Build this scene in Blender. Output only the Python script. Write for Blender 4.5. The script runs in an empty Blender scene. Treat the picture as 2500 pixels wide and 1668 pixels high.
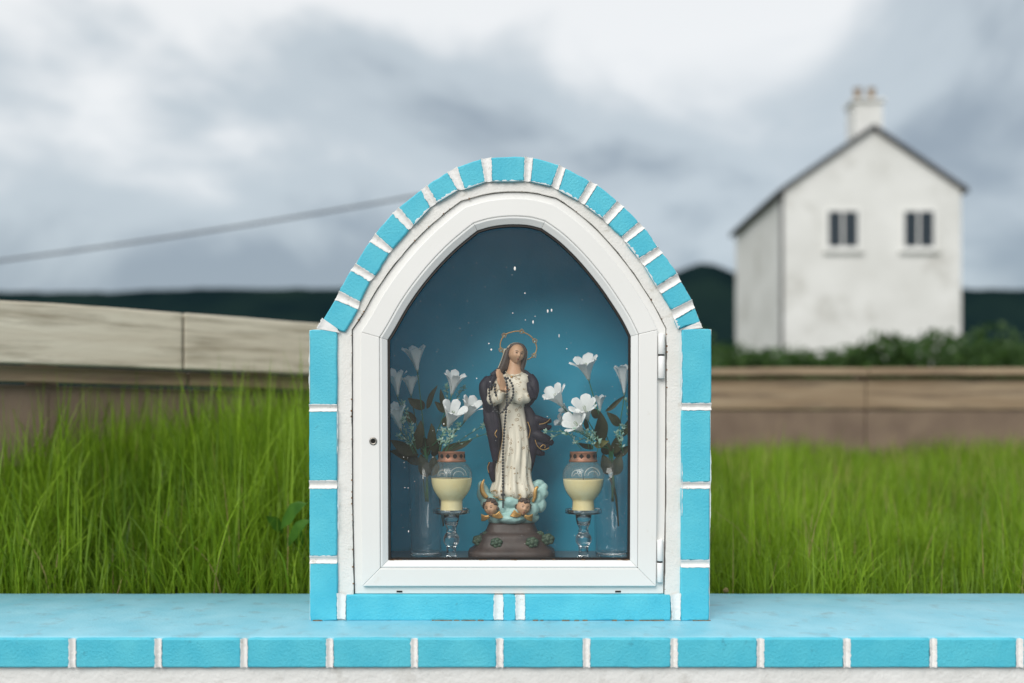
import bpy, bmesh, math, random
import numpy as np
from mathutils import Vector, Matrix, Quaternion, noise as mn
from mathutils.geometry import tessellate_polygon

random.seed(7)
rng = np.random.default_rng(7)
scene = bpy.context.scene
col = scene.collection
R = math.radians

# ------------------------------------------------------------------ camera
F = 2317.0          # focal length in photograph pixels (photo 2500 px wide)
CAM_Y, CAM_Z = -2.82, 0.568
HOR = 1050.0        # horizon row
S0 = 822.0          # pixels per metre on the shrine face (y = 0)
cam_d = bpy.data.cameras.new('camera')
cam = bpy.data.objects.new('camera', cam_d)
col.objects.link(cam)
cam.location = (0, CAM_Y, CAM_Z)
cam.rotation_euler = (R(90), 0, 0)
cam_d.sensor_width = 36.0
cam_d.lens = F / 2500 * 36.0
cam_d.shift_y = (HOR - 834.0) / 2500.0
cam_d.clip_start = 0.05
cam_d.clip_end = 6000
cam_d.dof.use_dof = True
cam_d.dof.focus_distance = 2.90
cam_d.dof.aperture_fstop = 0.92
scene.camera = cam

# ------------------------------------------------------------------ light
SUN_TO = Vector((-0.42, -0.87, 0.70)).normalized()     # towards the sun
sun_d = bpy.data.lights.new('sun', 'SUN')
sun_d.energy = 1.5
sun_d.angle = R(38)
sun_d.color = (1.0, 0.965, 0.91)
sun = bpy.data.objects.new('sun', sun_d)
col.objects.link(sun)
sun.location = (-3, -3, 5)
sun.rotation_euler = SUN_TO.to_track_quat('Z', 'Y').to_euler()

world = bpy.data.worlds.new('World')
scene.world = world
world.use_nodes = True
nt = world.node_tree
nt.nodes.clear()
def N(tree, kind, **kw):
    n = tree.nodes.new(kind)
    for k, v in kw.items():
        if k == 'op': n.operation = v
        else: setattr(n, k, v)
    return n
wo = N(nt, 'ShaderNodeOutputWorld')
sky = N(nt, 'ShaderNodeTexSky')
sky.sky_type = 'NISHITA'
sky.sun_disc = False
sky.sun_elevation = math.asin(SUN_TO.z)
sky.sun_rotation = math.atan2(SUN_TO.x, SUN_TO.y)
bg1 = N(nt, 'ShaderNodeBackground'); bg1.inputs[1].default_value = 0.1
nt.links.new(sky.outputs[0], bg1.inputs[0])
tc = N(nt, 'ShaderNodeTexCoord')
mp = N(nt, 'ShaderNodeMapping')
mp.inputs['Rotation'].default_value = (0.0, R(24), 0.0)
mp.inputs['Scale'].default_value = (1.0, 1.0, 1.75)
mp.inputs['Location'].default_value = (1.35, 0.4, 0.55)
nt.links.new(tc.outputs['Generated'], mp.inputs[0])
nz = N(nt, 'ShaderNodeTexNoise')
nz.inputs['Scale'].default_value = 3.6
nz.inputs['Detail'].default_value = 5
nz.inputs['Roughness'].default_value = 0.50
nz.inputs['Distortion'].default_value = 0.35
nt.links.new(mp.outputs[0], nz.inputs['Vector'])
sx = N(nt, 'ShaderNodeSeparateXYZ')
nt.links.new(tc.outputs['Generated'], sx.inputs[0])
el = N(nt, 'ShaderNodeMapRange')          # an overcast sky brightens towards the zenith
el.inputs['From Min'].default_value = 0.12
el.inputs['From Max'].default_value = 0.52
el.inputs['To Min'].default_value = -0.30
el.inputs['To Max'].default_value = 0.24
nt.links.new(sx.outputs[2], el.inputs[0])
ad = N(nt, 'ShaderNodeMath', op='ADD')
nt.links.new(nz.outputs[0], ad.inputs[0]); nt.links.new(el.outputs[0], ad.inputs[1])
rp = N(nt, 'ShaderNodeValToRGB')
cr = rp.color_ramp
cr.interpolation = 'EASE'
cr.elements[0].position = 0.20; cr.elements[0].color = (0.195, 0.230, 0.262, 1)
cr.elements[1].position = 0.61; cr.elements[1].color = (0.57, 0.578, 0.578, 1)
e = cr.elements.new(0.395); e.color = (0.345, 0.385, 0.41, 1)
nt.links.new(ad.outputs[0], rp.inputs[0])
bg2 = N(nt, 'ShaderNodeBackground'); bg2.inputs[1].default_value = 1.0
nt.links.new(rp.outputs[0], bg2.inputs[0])
mxs = N(nt, 'ShaderNodeMixShader'); mxs.inputs[0].default_value = 0.9
nt.links.new(bg1.outputs[0], mxs.inputs[1]); nt.links.new(bg2.outputs[0], mxs.inputs[2])
nt.links.new(mxs.outputs[0], wo.inputs[0])

vs = scene.view_settings
vs.view_transform = 'Standard'
vs.look = 'None'
vs.gamma = 1.0
vs.use_curve_mapping = False
vs.exposure = 0.70
try:
    scene.cycles.max_bounces = 12
    scene.cycles.transparent_max_bounces = 24
    scene.cycles.transmission_bounces = 10
    scene.cycles.sample_clamp_indirect = 6.0
    scene.cycles.caustics_reflective = False
except Exception:
    pass

# ------------------------------------------------------------------ helpers
def P(px, py, y):
    """A point of the place at depth y that the photograph shows at (px, py)."""
    d = y - CAM_Y
    return Vector(((px - 1250.0) * d / F, y, CAM_Z + (HOR - py) * d / F))
def W(px, py, y=0.0):
    """Face-plane drawing: pixels on the shrine face, pushed straight back to y."""
    return Vector(((px - 1250.0) / S0, y, (1517.0 - py) / S0))
def sc_at(y): return (y - CAM_Y) / F       # metres per pixel at depth y
def nse(x, y=0.0, z=0.0): return mn.noise(Vector((x, y, z)))
def lerp(a, b, t): return a + (b - a) * t
def sstep(a, b, x):
    t = min(1, max(0, (x - a) / (b - a))); return t * t * (3 - 2 * t)

class MB:
    def __init__(s): s.v = []; s.f = []
    def add(s, v, f):
        o = len(s.v); s.v += [tuple(p) for p in v]; s.f += [tuple(i + o for i in q) for q in f]
    def box(s, a, b):
        x0, y0, z0 = a; x1, y1, z1 = b
        s.add([(x0,y0,z0),(x1,y0,z0),(x1,y1,z0),(x0,y1,z0),(x0,y0,z1),(x1,y0,z1),(x1,y1,z1),(x0,y1,z1)],
              [(0,3,2,1),(4,5,6,7),(0,1,5,4),(1,2,6,5),(2,3,7,6),(3,0,4,7)])
    def tube(s, pts, rad, n=8, caps=True, sq=None):
        pts = [Vector(p) for p in pts]
        if not hasattr(rad, '__len__'): rad = [rad] * len(pts)
        v = []; fr = None
        for i, p in enumerate(pts):
            t = (pts[min(i+1, len(pts)-1)] - pts[max(i-1, 0)])
            t = t.normalized() if t.length > 1e-9 else Vector((0,0,1))
            if fr is None:
                a = Vector((0,1,0)) if abs(t.y) < .9 else Vector((1,0,0))
                fr = (a - t * a.dot(t)).normalized()
            else:
                fr = fr - t * fr.dot(t)
                fr = fr.normalized() if fr.length > 1e-9 else Vector((1,0,0))
            b = t.cross(fr)
            k = sq if sq else 1.0
            for j in range(n):
                an = 2*math.pi*j/n
                v.append(p + (fr*math.cos(an)*k + b*math.sin(an)) * rad[i])
        f = []
        for i in range(len(pts)-1):
            for j in range(n):
                f.append((i*n+j, i*n+(j+1)%n, (i+1)*n+(j+1)%n, (i+1)*n+j))
        if caps:
            f.append(tuple(range(n-1, -1, -1))); f.append(tuple((len(pts)-1)*n + j for j in range(n)))
        s.add(v, f)
    def lathe(s, prof, c, n=40, closed_top=True, closed_bot=True):
        c = Vector(c); v = []
        for r, z in prof:
            for j in range(n):
                a = 2*math.pi*j/n
                v.append((c.x + r*math.cos(a), c.y + r*math.sin(a), c.z + z))
        f = []
        for i in range(len(prof)-1):
            for j in range(n):
                f.append((i*n+j, i*n+(j+1)%n, (i+1)*n+(j+1)%n, (i+1)*n+j))
        if closed_bot: f.append(tuple(range(n-1,-1,-1)))
        if closed_top: f.append(tuple((len(prof)-1)*n+j for j in range(n)))
        s.add(v, f)
    def ball(s, c, r, nu=16, nv=10, rot=None, fn=None):
        c = Vector(c)
        if not hasattr(r, '__len__'): r = (r, r, r)
        v = [];
        def put(p):
            p = Vector((p.x*r[0], p.y*r[1], p.z*r[2]))
            if rot is not None: p = rot @ p
            v.append(p + c)
        put(Vector((0,0,-1)))
        for i in range(1, nv):
            ph = -math.pi/2 + math.pi*i/nv
            for j in range(nu):
                a = 2*math.pi*j/nu
                d = Vector((math.cos(ph)*math.cos(a), math.cos(ph)*math.sin(a), math.sin(ph)))
                put(d * (fn(d) if fn else 1.0))
        put(Vector((0,0,1)))
        f = []
        for j in range(nu): f.append((0, 1+(j+1)%nu, 1+j))
        for i in range(nv-2):
            for j in range(nu):
                a = 1+i*nu+j; b = 1+i*nu+(j+1)%nu
                f.append((a, b, b+nu, a+nu))
        top = len(v)-1; o = 1+(nv-2)*nu
        for j in range(nu): f.append((o+j, o+(j+1)%nu, top))
        s.add(v, f)
    def mesh(s, name):
        m = bpy.data.meshes.new(name); m.from_pydata(s.v, [], s.f); m.update(); return m
    def build(s, name, mat, parent=None, smooth=True, bevel=0, seg=2, remesh=0, smooth_it=0, weld=False):
        o = link(name, s.mesh(name), mat, parent, smooth)
        bm = bmesh.new(); bm.from_mesh(o.data)
        if weld: bmesh.ops.remove_doubles(bm, verts=bm.verts, dist=1e-5)
        bmesh.ops.recalc_face_normals(bm, faces=bm.faces)
        bm.to_mesh(o.data); bm.free()
        if smooth: o.data.polygons.foreach_set('use_smooth', [True]*len(o.data.polygons))
        if remesh:
            md = o.modifiers.new('remesh', 'REMESH'); md.mode = 'VOXEL'; md.voxel_size = remesh; md.use_smooth_shade = True
        if smooth_it:
            md = o.modifiers.new('smooth', 'SMOOTH'); md.iterations = smooth_it; md.factor = .5
        if bevel:
            md = o.modifiers.new('bevel', 'BEVEL'); md.width = bevel; md.segments = seg; md.limit_method = 'ANGLE'; md.angle_limit = R(35)
        return o

WLOC = {}
def link(name, me, mat, parent=None, smooth=False):
    o = bpy.data.objects.new(name, me); col.objects.link(o)
    if mat is not None and me is not None and len(me.materials) == 0: me.materials.append(mat)
    if smooth and me is not None:
        me.polygons.foreach_set('use_smooth', [True]*len(me.polygons))
    if parent is not None:
        o.parent = parent; o.location = -WLOC.get(parent.name, Vector((0,0,0)))
    return o
def thing(name, loc, label, cat, group=None):
    o = bpy.data.objects.new(name, None); col.objects.link(o)
    o.empty_display_size = 0.05
    o.location = loc; WLOC[o.name] = Vector(loc)
    return tag(o, label, cat, group)
def tag(o, label, cat, group=None):
    o['label'] = label; o['category'] = cat
    if group: o['group'] = group
    return o
def structure(o): o['kind'] = 'structure'; return o
def crom(pts, sub=8):
    pts = [Vector(p) for p in pts]; out = []
    for i in range(len(pts)-1):
        p0 = pts[max(i-1,0)]; p1 = pts[i]; p2 = pts[i+1]; p3 = pts[min(i+2, len(pts)-1)]
        for k in range(sub):
            t = k/sub
            out.append(0.5*((2*p1)+(p2-p0)*t+(2*p0-5*p1+4*p2-p3)*t*t+(-p0+3*p1-3*p2+p3)*t**3))
    out.append(pts[-1]); return out

# ------------------------------------------------------------------ materials
def material(name, base, rough=0.6, var=None, vscale=8.0, bump=0.0, bscale=120.0, bscale2=None, metal=0.0, spec=0.5, detail=4, dirt=None, coat=0, grain=None):
    """Principled with noise colour variation (base <-> var), optional dirt stains and a two-scale bump."""
    m = bpy.data.materials.new(name); m.use_nodes = True
    t = m.node_tree; b = t.nodes['Principled BSDF']
    b.inputs['Roughness'].default_value = rough; b.inputs['Metallic'].default_value = metal
    b.inputs['Specular IOR Level'].default_value = spec
    b.inputs['Base Color'].default_value = (*base, 1)
    if coat: b.inputs['Coat Weight'].default_value = coat
    cd = N(t, 'ShaderNodeTexCoord')
    if grain:
        mpg = N(t, 'ShaderNodeMapping'); mpg.inputs['Scale'].default_value = grain
        t.links.new(cd.outputs['Object'], mpg.inputs[0])
        class _C: outputs = {'Object': mpg.outputs[0]}
        cd = _C
    out = None
    if var:
        n1 = N(t, 'ShaderNodeTexNoise'); n1.inputs['Scale'].default_value = vscale; n1.inputs['Detail'].default_value = detail
        t.links.new(cd.outputs['Object'], n1.inputs['Vector'])
        rr = N(t, 'ShaderNodeValToRGB'); rr.color_ramp.elements[0].position = .32; rr.color_ramp.elements[1].position = .68
        rr.color_ramp.elements[0].color = (*base, 1); rr.color_ramp.elements[1].color = (*var, 1)
        t.links.new(n1.outputs[0], rr.inputs[0]); out = rr.outputs[0]
    if dirt:
        dcol, dscale, lo, hi = dirt
        n2 = N(t, 'ShaderNodeTexNoise'); n2.inputs['Scale'].default_value = dscale; n2.inputs['Detail'].default_value = 8; n2.inputs['Roughness'].default_value = .65
        t.links.new(cd.outputs['Object'], n2.inputs['Vector'])
        mr = N(t, 'ShaderNodeMapRange'); mr.inputs['From Min'].default_value = lo; mr.inputs['From Max'].default_value = hi
        t.links.new(n2.outputs[0], mr.inputs[0])
        mx = N(t, 'ShaderNodeMix', data_type='RGBA')
        t.links.new(mr.outputs[0], mx.inputs[0])
        if out: t.links.new(out, mx.inputs[6])
        else: mx.inputs[6].default_value = (*base, 1)
        mx.inputs[7].default_value = (*dcol, 1); out = mx.outputs[2]
    if out: t.links.new(out, b.inputs['Base Color'])
    if bump:
        nb = N(t, 'ShaderNodeTexNoise'); nb.inputs['Scale'].default_value = bscale; nb.inputs['Detail'].default_value = 5; nb.inputs['Roughness'].default_value = .6
        t.links.new(cd.outputs['Object'], nb.inputs['Vector']); h = nb.outputs[0]
        if bscale2:
            nb2 = N(t, 'ShaderNodeTexNoise'); nb2.inputs['Scale'].default_value = bscale2; nb2.inputs['Detail'].default_value = 3
            t.links.new(cd.outputs['Object'], nb2.inputs['Vector'])
            am = N(t, 'ShaderNodeMath', op='ADD'); t.links.new(h, am.inputs[0]); t.links.new(nb2.outputs[0], am.inputs[1]); h = am.outputs[0]
        bp = N(t, 'ShaderNodeBump'); bp.inputs['Strength'].default_value = 1.0; bp.inputs['Distance'].default_value = bump
        t.links.new(h, bp.inputs['Height']); t.links.new(bp.outputs[0], b.inputs['Normal'])
    return m

def thin_glass(name, tint=(1,1,1), rough=0.0, haze=0.0, haze_col=(.75,.75,.72)):
    m = bpy.data.materials.new(name); m.use_nodes = True
    t = m.node_tree; t.nodes.clear()
    o = N(t, 'ShaderNodeOutputMaterial')
    tr = N(t, 'ShaderNodeBsdfTransparent'); tr.inputs[0].default_value = (*tint, 1)
    gl = N(t, 'ShaderNodeBsdfGlossy'); gl.inputs['Roughness'].default_value = rough
    ge = N(t, 'ShaderNodeNewGeometry')          # Schlick reflectance, the same from both sides of the sheet
    dt = N(t, 'ShaderNodeVectorMath', op='DOT_PRODUCT'); t.links.new(ge.outputs['Normal'], dt.inputs[0]); t.links.new(ge.outputs['Incoming'], dt.inputs[1])
    ab = N(t, 'ShaderNodeMath', op='ABSOLUTE'); t.links.new(dt.outputs['Value'], ab.inputs[0])
    on = N(t, 'ShaderNodeMath', op='SUBTRACT'); on.inputs[0].default_value = 1.0; t.links.new(ab.outputs[0], on.inputs[1]); on.use_clamp = True
    pw = N(t, 'ShaderNodeMath', op='POWER'); t.links.new(on.outputs[0], pw.inputs[0]); pw.inputs[1].default_value = 5.0
    fr = N(t, 'ShaderNodeMapRange'); t.links.new(pw.outputs[0], fr.inputs[0]); fr.inputs['To Min'].default_value = 0.042
    mx = N(t, 'ShaderNodeMixShader')
    t.links.new(fr.outputs[0], mx.inputs[0]); t.links.new(tr.outputs[0], mx.inputs[1]); t.links.new(gl.outputs[0], mx.inputs[2])
    last = mx
    if haze:  # pale diffuse mixed in, imitates the hazy reflection on the glass
        df = N(t, 'ShaderNodeBsdfDiffuse'); df.inputs[0].default_value = (*haze_col, 1)
        cd = N(t, 'ShaderNodeTexCoord'); n = N(t, 'ShaderNodeTexNoise'); n.inputs['Scale'].default_value = 6; n.inputs['Detail'].default_value = 8
        n.inputs['Roughness'].default_value = .7
        t.links.new(cd.outputs['Object'], n.inputs['Vector'])
        mr = N(t, 'ShaderNodeMapRange'); mr.inputs['From Min'].default_value = .3; mr.inputs['From Max'].default_value = .75
        mr.inputs['To Min'].default_value = haze*.5; mr.inputs['To Max'].default_value = haze*1.6
        t.links.new(n.outputs[0], mr.inputs[0])
        m2 = N(t, 'ShaderNodeMixShader'); t.links.new(mr.outputs[0], m2.inputs[0])
        t.links.new(mx.outputs[0], m2.inputs[1]); t.links.new(df.outputs[0], m2.inputs[2]); last = m2
    t.links.new(last.outputs[0], o.inputs[0])
    return m

def leafy(name, base, var, rough=.6, transl=.35, vscale=20, attr=None):
    m = bpy.data.materials.new(name); m.use_nodes = True
    t = m.node_tree; b = t.nodes['Principled BSDF']; o = t.nodes['Material Output']
    b.inputs['Roughness'].default_value = rough; b.inputs['Specular IOR Level'].default_value = .3
    rr = N(t, 'ShaderNodeValToRGB'); rr.color_ramp.elements[0].color = (*base,1); rr.color_ramp.elements[1].color = (*var,1)
    if attr:
        a = N(t, 'ShaderNodeAttribute'); a.attribute_name = attr; t.links.new(a.outputs['Fac'], rr.inputs[0])
    else:
        cd = N(t, 'ShaderNodeTexCoord'); n = N(t, 'ShaderNodeTexNoise'); n.inputs['Scale'].default_value = vscale
        t.links.new(cd.outputs['Object'], n.inputs['Vector']); t.links.new(n.outputs[0], rr.inputs[0])
        rr.color_ramp.elements[0].position = .3; rr.color_ramp.elements[1].position = .7
    t.links.new(rr.outputs[0], b.inputs['Base Color'])
    tl = N(t, 'ShaderNodeBsdfTranslucent'); t.links.new(rr.outputs[0], tl.inputs[0])
    mx = N(t, 'ShaderNodeMixShader'); mx.inputs[0].default_value = transl
    t.links.new(b.outputs[0], mx.inputs[1]); t.links.new(tl.outputs[0], mx.inputs[2]); t.links.new(mx.outputs[0], o.inputs[0])
    return m

M = {}
M['blue'] = material('blue_masonry_paint', (0.058,0.485,0.645), .52, (0.100,0.565,0.70), 9, .0019, 430, 150, dirt=((.045,.27,.36), 34, .63, .78))
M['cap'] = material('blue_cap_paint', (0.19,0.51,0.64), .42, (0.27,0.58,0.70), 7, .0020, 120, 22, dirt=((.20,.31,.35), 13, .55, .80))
M['white'] = material('white_masonry_paint', (0.73,0.72,0.68), .62, (0.80,0.79,0.765), 6, .0016, 160, 45, dirt=((.40,.35,.27), 16, .58, .80))
M['mortar'] = material('white_painted_mortar', (0.76,0.76,0.745), .6, (0.83,0.83,0.82), 30, .0016, 210, 70, dirt=((.36,.31,.25), 42, .60, .76))
M['render'] = material('white_rendered_wall', (0.70,0.70,0.685), .75, (0.77,0.77,0.76), 4, .004, 55, 18, dirt=((.45,.43,.39), 9, .58, .80))
M['upvc'] = material('white_upvc', (0.765,0.763,0.742), .40, (0.80,0.798,0.78), 3, dirt=((.60,.56,.48), 14, .64, .92))
M['bead'] = material('white_upvc_bead', (0.74,0.75,0.745), .35, (0.79,0.80,0.79), 3)
M['gasket'] = material('black_rubber_gasket', (0.015,0.012,0.010), .7)
M['rust'] = material('rust_stain', (0.16,0.07,0.03), .8, (.30,.17,.08), 60)
M['hinge'] = material('hinge_white', (0.84,0.84,0.83), .28)
M['steel'] = material('lock_steel', (0.32,0.30,0.27), .38, metal=1.0)
M['dark'] = material('dark_hole', (0.012,0.011,0.010), .9)
M['niche'] = material('niche_blue_paint', (0.020,0.33,0.49), .62, (0.028,0.37,0.54), 3, .0006, 90)
M['shelf'] = material('niche_shelf', (0.10,0.20,0.26), .5, (.20,.26,.29), 9)
M['pane'] = thin_glass('door_pane', (0.97,0.985,0.98), 0.0, 0.016)
M['vase'] = thin_glass('vase_glass', (0.985,0.99,0.995), 0.02, 0.02, (.62,.70,.74))
M['scroll'] = thin_glass('scroll_glass', (0.97,0.98,0.97), 0.05, 0.22, (.80,.80,.76))
M['jar'] = thin_glass('jar_glass', (0.95,0.965,0.95), 0.02, 0.07, (.76,.74,.68))
g = bpy.data.materials.new('solid_glass'); g.use_nodes = True
b = g.node_tree.nodes['Principled BSDF']; b.inputs['Transmission Weight'].default_value = 1; b.inputs['Roughness'].default_value = .03; b.inputs['IOR'].default_value = 1.48
b.inputs['Base Color'].default_value = (.97,.985,.985,1)
M['glass'] = g
M['wax'] = material('candle_wax', (0.88,0.70,0.34), .5, (0.90,0.78,0.47), 14, .0004, 60)
M['copper'] = material('copper_lid', (0.30,0.135,0.085), .45, (0.40,0.20,0.13), 40, .0004, 80, metal=.55)
M['dress'] = material('painted_plaster', (0.72,0.65,0.52), .45)
M['mantle'] = material('mantle_paint', (0.010,0.0080,0.016), .55, (0.025,0.019,0.033), 30, .0012, 60, spec=.3)
M['gold'] = material('gold_paint', (0.50,0.27,0.085), .38, (0.66,0.40,0.14), 60, metal=.55)
M['skin'] = material('painted_skin', (0.55,0.31,0.18), .48, (0.60,0.36,0.22), 40)
M['hair'] = material('painted_hair', (0.055,0.036,0.030), .5, (0.085,0.055,0.04), 60, .0012, 160)
M['veil'] = material('veil_paint', (0.62,0.54,0.40), .5)
M['lip'] = material('lip_paint', (0.30,0.075,0.055), .5)
M['eye'] = material('eye_paint', (0.03,0.02,0.018), .4)
M['cloud'] = material('cloud_plaster', (0.30,0.50,0.47), .5, (0.40,0.60,0.57), 22, .001, 90)
M['plinth'] = material('plinth_paint', (0.042,0.028,0.025), .5, (0.070,0.047,0.040), 25, .001, 70)
M['rosette'] = material('rosette_paint', (0.025,0.055,0.036), .55, (0.065,0.105,0.06), 60, .001, 150)
M['bead_dark'] = material('rosary_bead', (0.03,0.03,0.034), .25)
M['jewel'] = material('jewel', (0.45,0.75,0.78), .1)
M['petal'] = leafy('silk_petal', (0.83,0.84,0.84), (0.90,0.90,0.89), .7, .16, 30)
M['throat'] = leafy('bloom_throat', (0.38,0.50,0.30), (0.62,0.68,0.54), .6, .3, 40)
M['leaf'] = leafy('silk_leaf', (0.045,0.050,0.024), (0.085,0.085,0.036), .55, .25, 18)
M['leaf2'] = leafy('silk_leaf_pale', (0.20,0.19,0.055), (0.27,0.25,0.09), .55, .25, 18)
M['stem'] = leafy('plastic_stem', (0.035,0.13,0.055), (0.06,0.22,0.09), .45, .1, 30)
M['sprig'] = leafy('sprig_tip', (0.30,0.60,0.45), (0.70,0.82,0.74), .5, .25, 60)
M['grass'] = leafy('grass_blades', (0.042,0.110,0.006), (0.330,0.520,0.035), .45, .42, attr='tone')
M['straw'] = leafy('dry_straw', (0.30,0.22,0.09), (0.45,0.36,0.17), .6, .3)
M['weed'] = leafy('broad_weed', (0.045,0.13,0.015), (0.09,0.22,0.03), .45, .4, 14)
M['soil'] = material('bank_soil', (0.030,0.045,0.014), .95, (0.055,0.075,0.022), 5, .02, 20)
M['wood'] = material('weathered_board', (0.53,0.47,0.37), .8, (0.66,0.61,0.50), 3.5, .003, 40, dirt=((.22,.18,.12), 5, .50, .74), grain=(.35,.35,5))
M['wood2'] = material('brown_board', (0.25,0.175,0.110), .85, (0.36,0.275,0.185), 3.0, .003, 40, dirt=((.10,.07,.055), 4, .5, .74), grain=(.4,.4,5))
M['wood3'] = material('dark_board', (0.150,0.105,0.078), .85, (0.22,0.16,0.115), 3.0, .003, 40)
M['hill'] = material('forest_hill', (0.0055,0.0145,0.0175), 1.0, (0.011,0.024,0.022), .012, detail=6, spec=0)  # blue of the distant haze is mixed into the forest colour
M['road'] = material('pale_tarmac', (0.16,0.16,0.155), .9, (0.22,0.22,0.21), 2, .004, 120)
M['cable'] = material('cable_black', (0.05,0.05,0.05), .6)
M['slate'] = material('slate_roof', (0.06,0.065,0.07), .7, (0.10,0.10,0.11), 3, .01, 8)
M['house'] = material('house_render', (0.66,0.66,0.635), .8, (0.76,0.76,0.74), .8, .004, 12, dirt=((.42,.41,.37), .9, .52, .80))
M['pane_far'] = material('window_glass', (0.03,0.04,0.05), .08)
M['bark'] = material('bark', (0.06,0.045,0.03), .9, (.1,.08,.055), 20)
M['bush'] = leafy('bush_leaves', (0.022,0.060,0.016), (0.070,0.135,0.030), .55, .3, attr='tone')
M['smear'] = material('white_paint_smear', (0.78,0.79,0.78), .6, (.60,.72,.76), 60, .0008, 200)
M['speck'] = material('dried_drop', (0.85,0.84,0.78), .5)

# dress: cream plaster with small gold curl motifs painted on it
t = M['dress'].node_tree; bs = t.nodes['Principled BSDF']
cd = N(t, 'ShaderNodeTexCoord')
vo = N(t, 'ShaderNodeTexVoronoi'); vo.inputs['Scale'].default_value = 72
t.links.new(cd.outputs['Object'], vo.inputs['Vector'])
r1 = N(t, 'ShaderNodeValToRGB'); el_ = r1.color_ramp.elements
el_[0].position = .20; el_[0].color = (0,0,0,1); el_[1].position = .40; el_[1].color = (0,0,0,1)
for p_, c_ in ((.27,1), (.33,1)):
    q = r1.color_ramp.elements.new(p_); q.color = (c_,c_,c_,1)
t.links.new(vo.outputs['Distance'], r1.inputs[0])
n3 = N(t, 'ShaderNodeTexNoise'); n3.inputs['Scale'].default_value = 30; t.links.new(cd.outputs['Object'], n3.inputs['Vector'])
m3 = N(t, 'ShaderNodeMapRange'); m3.inputs['From Min'].default_value = .47; m3.inputs['From Max'].default_value = .54
t.links.new(n3.outputs[0], m3.inputs[0])
mm = N(t, 'ShaderNodeMath', op='MULTIPLY'); t.links.new(r1.outputs[0], mm.inputs[0]); t.links.new(m3.outputs[0], mm.inputs[1])
mx = N(t, 'ShaderNodeMix', data_type='RGBA'); mx.inputs[6].default_value = (0.74,0.67,0.55,1); mx.inputs[7].default_value = (0.36,0.25,0.14,1)
t.links.new(mm.outputs[0], mx.inputs[0]); t.links.new(mx.outputs[2], bs.inputs['Base Color'])

# ------------------------------------------------------------------ terrain
def ground_z(x, y):
    s = lerp(0.40, 0.095, sstep(-0.9, 0.9, x))
    top = lerp(0.62, 0.44, sstep(-0.9, 1.2, x))
    h = -0.14 + s * (y - 0.5)
    h = min(h, top) - 0.10 * math.exp(-abs(h - top) * 8)
    far = max(0, y - 12)
    h += 0.035 * nse(x * 1.3, y * 1.3) * sstep(.5, 1.2, y)
    h += far * 0.012 + 0.25 * nse(x * .05, y * .05) * sstep(12, 40, y)
    return h
GY = [0.50,0.7,0.9,1.1,1.3,1.5,1.7,1.9,2.1,2.3,2.5,2.8,3.2,3.7,4.3,5,6,7.5,9,12,16,22,30,42,60,90,140,220,340,520,800,1200,2000,3200]
mb = MB()
NXG = 61
for y in GY:
    half = 6 + (y + 2.8) * 1.1
    for i in range(NXG):
        u = (i/(NXG-1))*2-1
        x = half * (0.45*u + 0.55*u**3)
        mb.v.append((x, y, ground_z(x, y) if y > .51 else -0.16))
for j in range(len(GY)-1):
    for i in range(NXG-1):
        a = j*NXG+i; mb.f.append((a, a+1, a+NXG+1, a+NXG))
structure(mb.build('ground', M['soil']))
mb = MB(); 
ys = [-60,-8,-2.5,-.19]
for y in ys:
    for x in (-60,-6,6,60): mb.v.append((x,y,-0.92))
for j in range(3):
    for i in range(3):
        a = j*4+i; mb.f.append((a,a+1,a+5,a+4))
structure(mb.build('road', M['road'], smooth=False))

# hills: two forested ridges
def ridge(name, y0, depth, hfn, x0, x1, nx=120, ny=14):
    mb = MB()
    for j in range(ny+1):
        v = j/ny
        for i in range(nx+1):
            x = lerp(x0, x1, i/nx)
            prof = math.sin(math.pi*min(1, v*1.0)*.5)**1.2 if v < .75 else 1.0*(1-.6*((v-.75)/.25)**2)
            z = hfn(x) * prof + (6*nse(x*.012, v*6) + 2.5*nse(x*.05, v*20)) * min(1, prof*1.4)
            mb.v.append((x, y0 + depth*v, z - 4))
    for j in range(ny):
        for i in range(nx):
            a = j*(nx+1)+i; mb.f.append((a,a+1,a+nx+2,a+nx+1))
    return structure(mb.build(name, M['hill']))
def h1(x):      # ridge at ~900 m: row about 690 on the left, 655 near px 1730
    px = 1250 + x*F/1150
    up = lerp(1050-700, 1050-672, sstep(700, 1500, px)) + 52*math.exp(-((px-1712)/80)**2) - 26*sstep(1800, 2300, px) - 6*sstep(650, 0, px)
    return up*1150/F + 5*nse(x*.006)
ridge('hills', 800, 420, h1, -900, 900)

# ------------------------------------------------------------------ low wall with brick cap
wall = thing('boundary_wall', (0, -0.1, -0.92), 'low white rendered wall with blue painted brick coping under the shrine', 'wall')
CF = -0.222                      # front plane of the coping bricks
def bumpy_box(mb, x0, x1, y0, y1, z0, z1, nx, amp):
    """a slab whose top front edge wanders a little"""
    pr = [(y0, z0), (y0, z1-.006), (y0+.003, z1-.002), (y0+.009, z1), ((y0+y1)/2, z1+.002), (y1-.012, z1), (y1, z1-.010), (y1, z0)]
    k = len(pr)
    for i in range(nx+1):
        x = lerp(x0, x1, i/nx)
        for j, (y, z) in enumerate(pr):
            a = amp * nse(x*9, j*3.1) * (1 if 0 < j < 7 else 0)
            mb.v.append((x, y + (a if j < 4 else 0), z + a*.6))
    for i in range(nx):
        for j in range(k-1):
            a = i*k+j; mb.f.append((a, a+1, a+k+1, a+k))
        mb.f.append((i*k+k-1, i*k, (i+1)*k, (i+1)*k+k-1))
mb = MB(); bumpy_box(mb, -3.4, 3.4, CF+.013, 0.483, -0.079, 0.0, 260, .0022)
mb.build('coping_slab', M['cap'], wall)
mb = MB()
nx, nz_ = 200, 24
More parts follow.
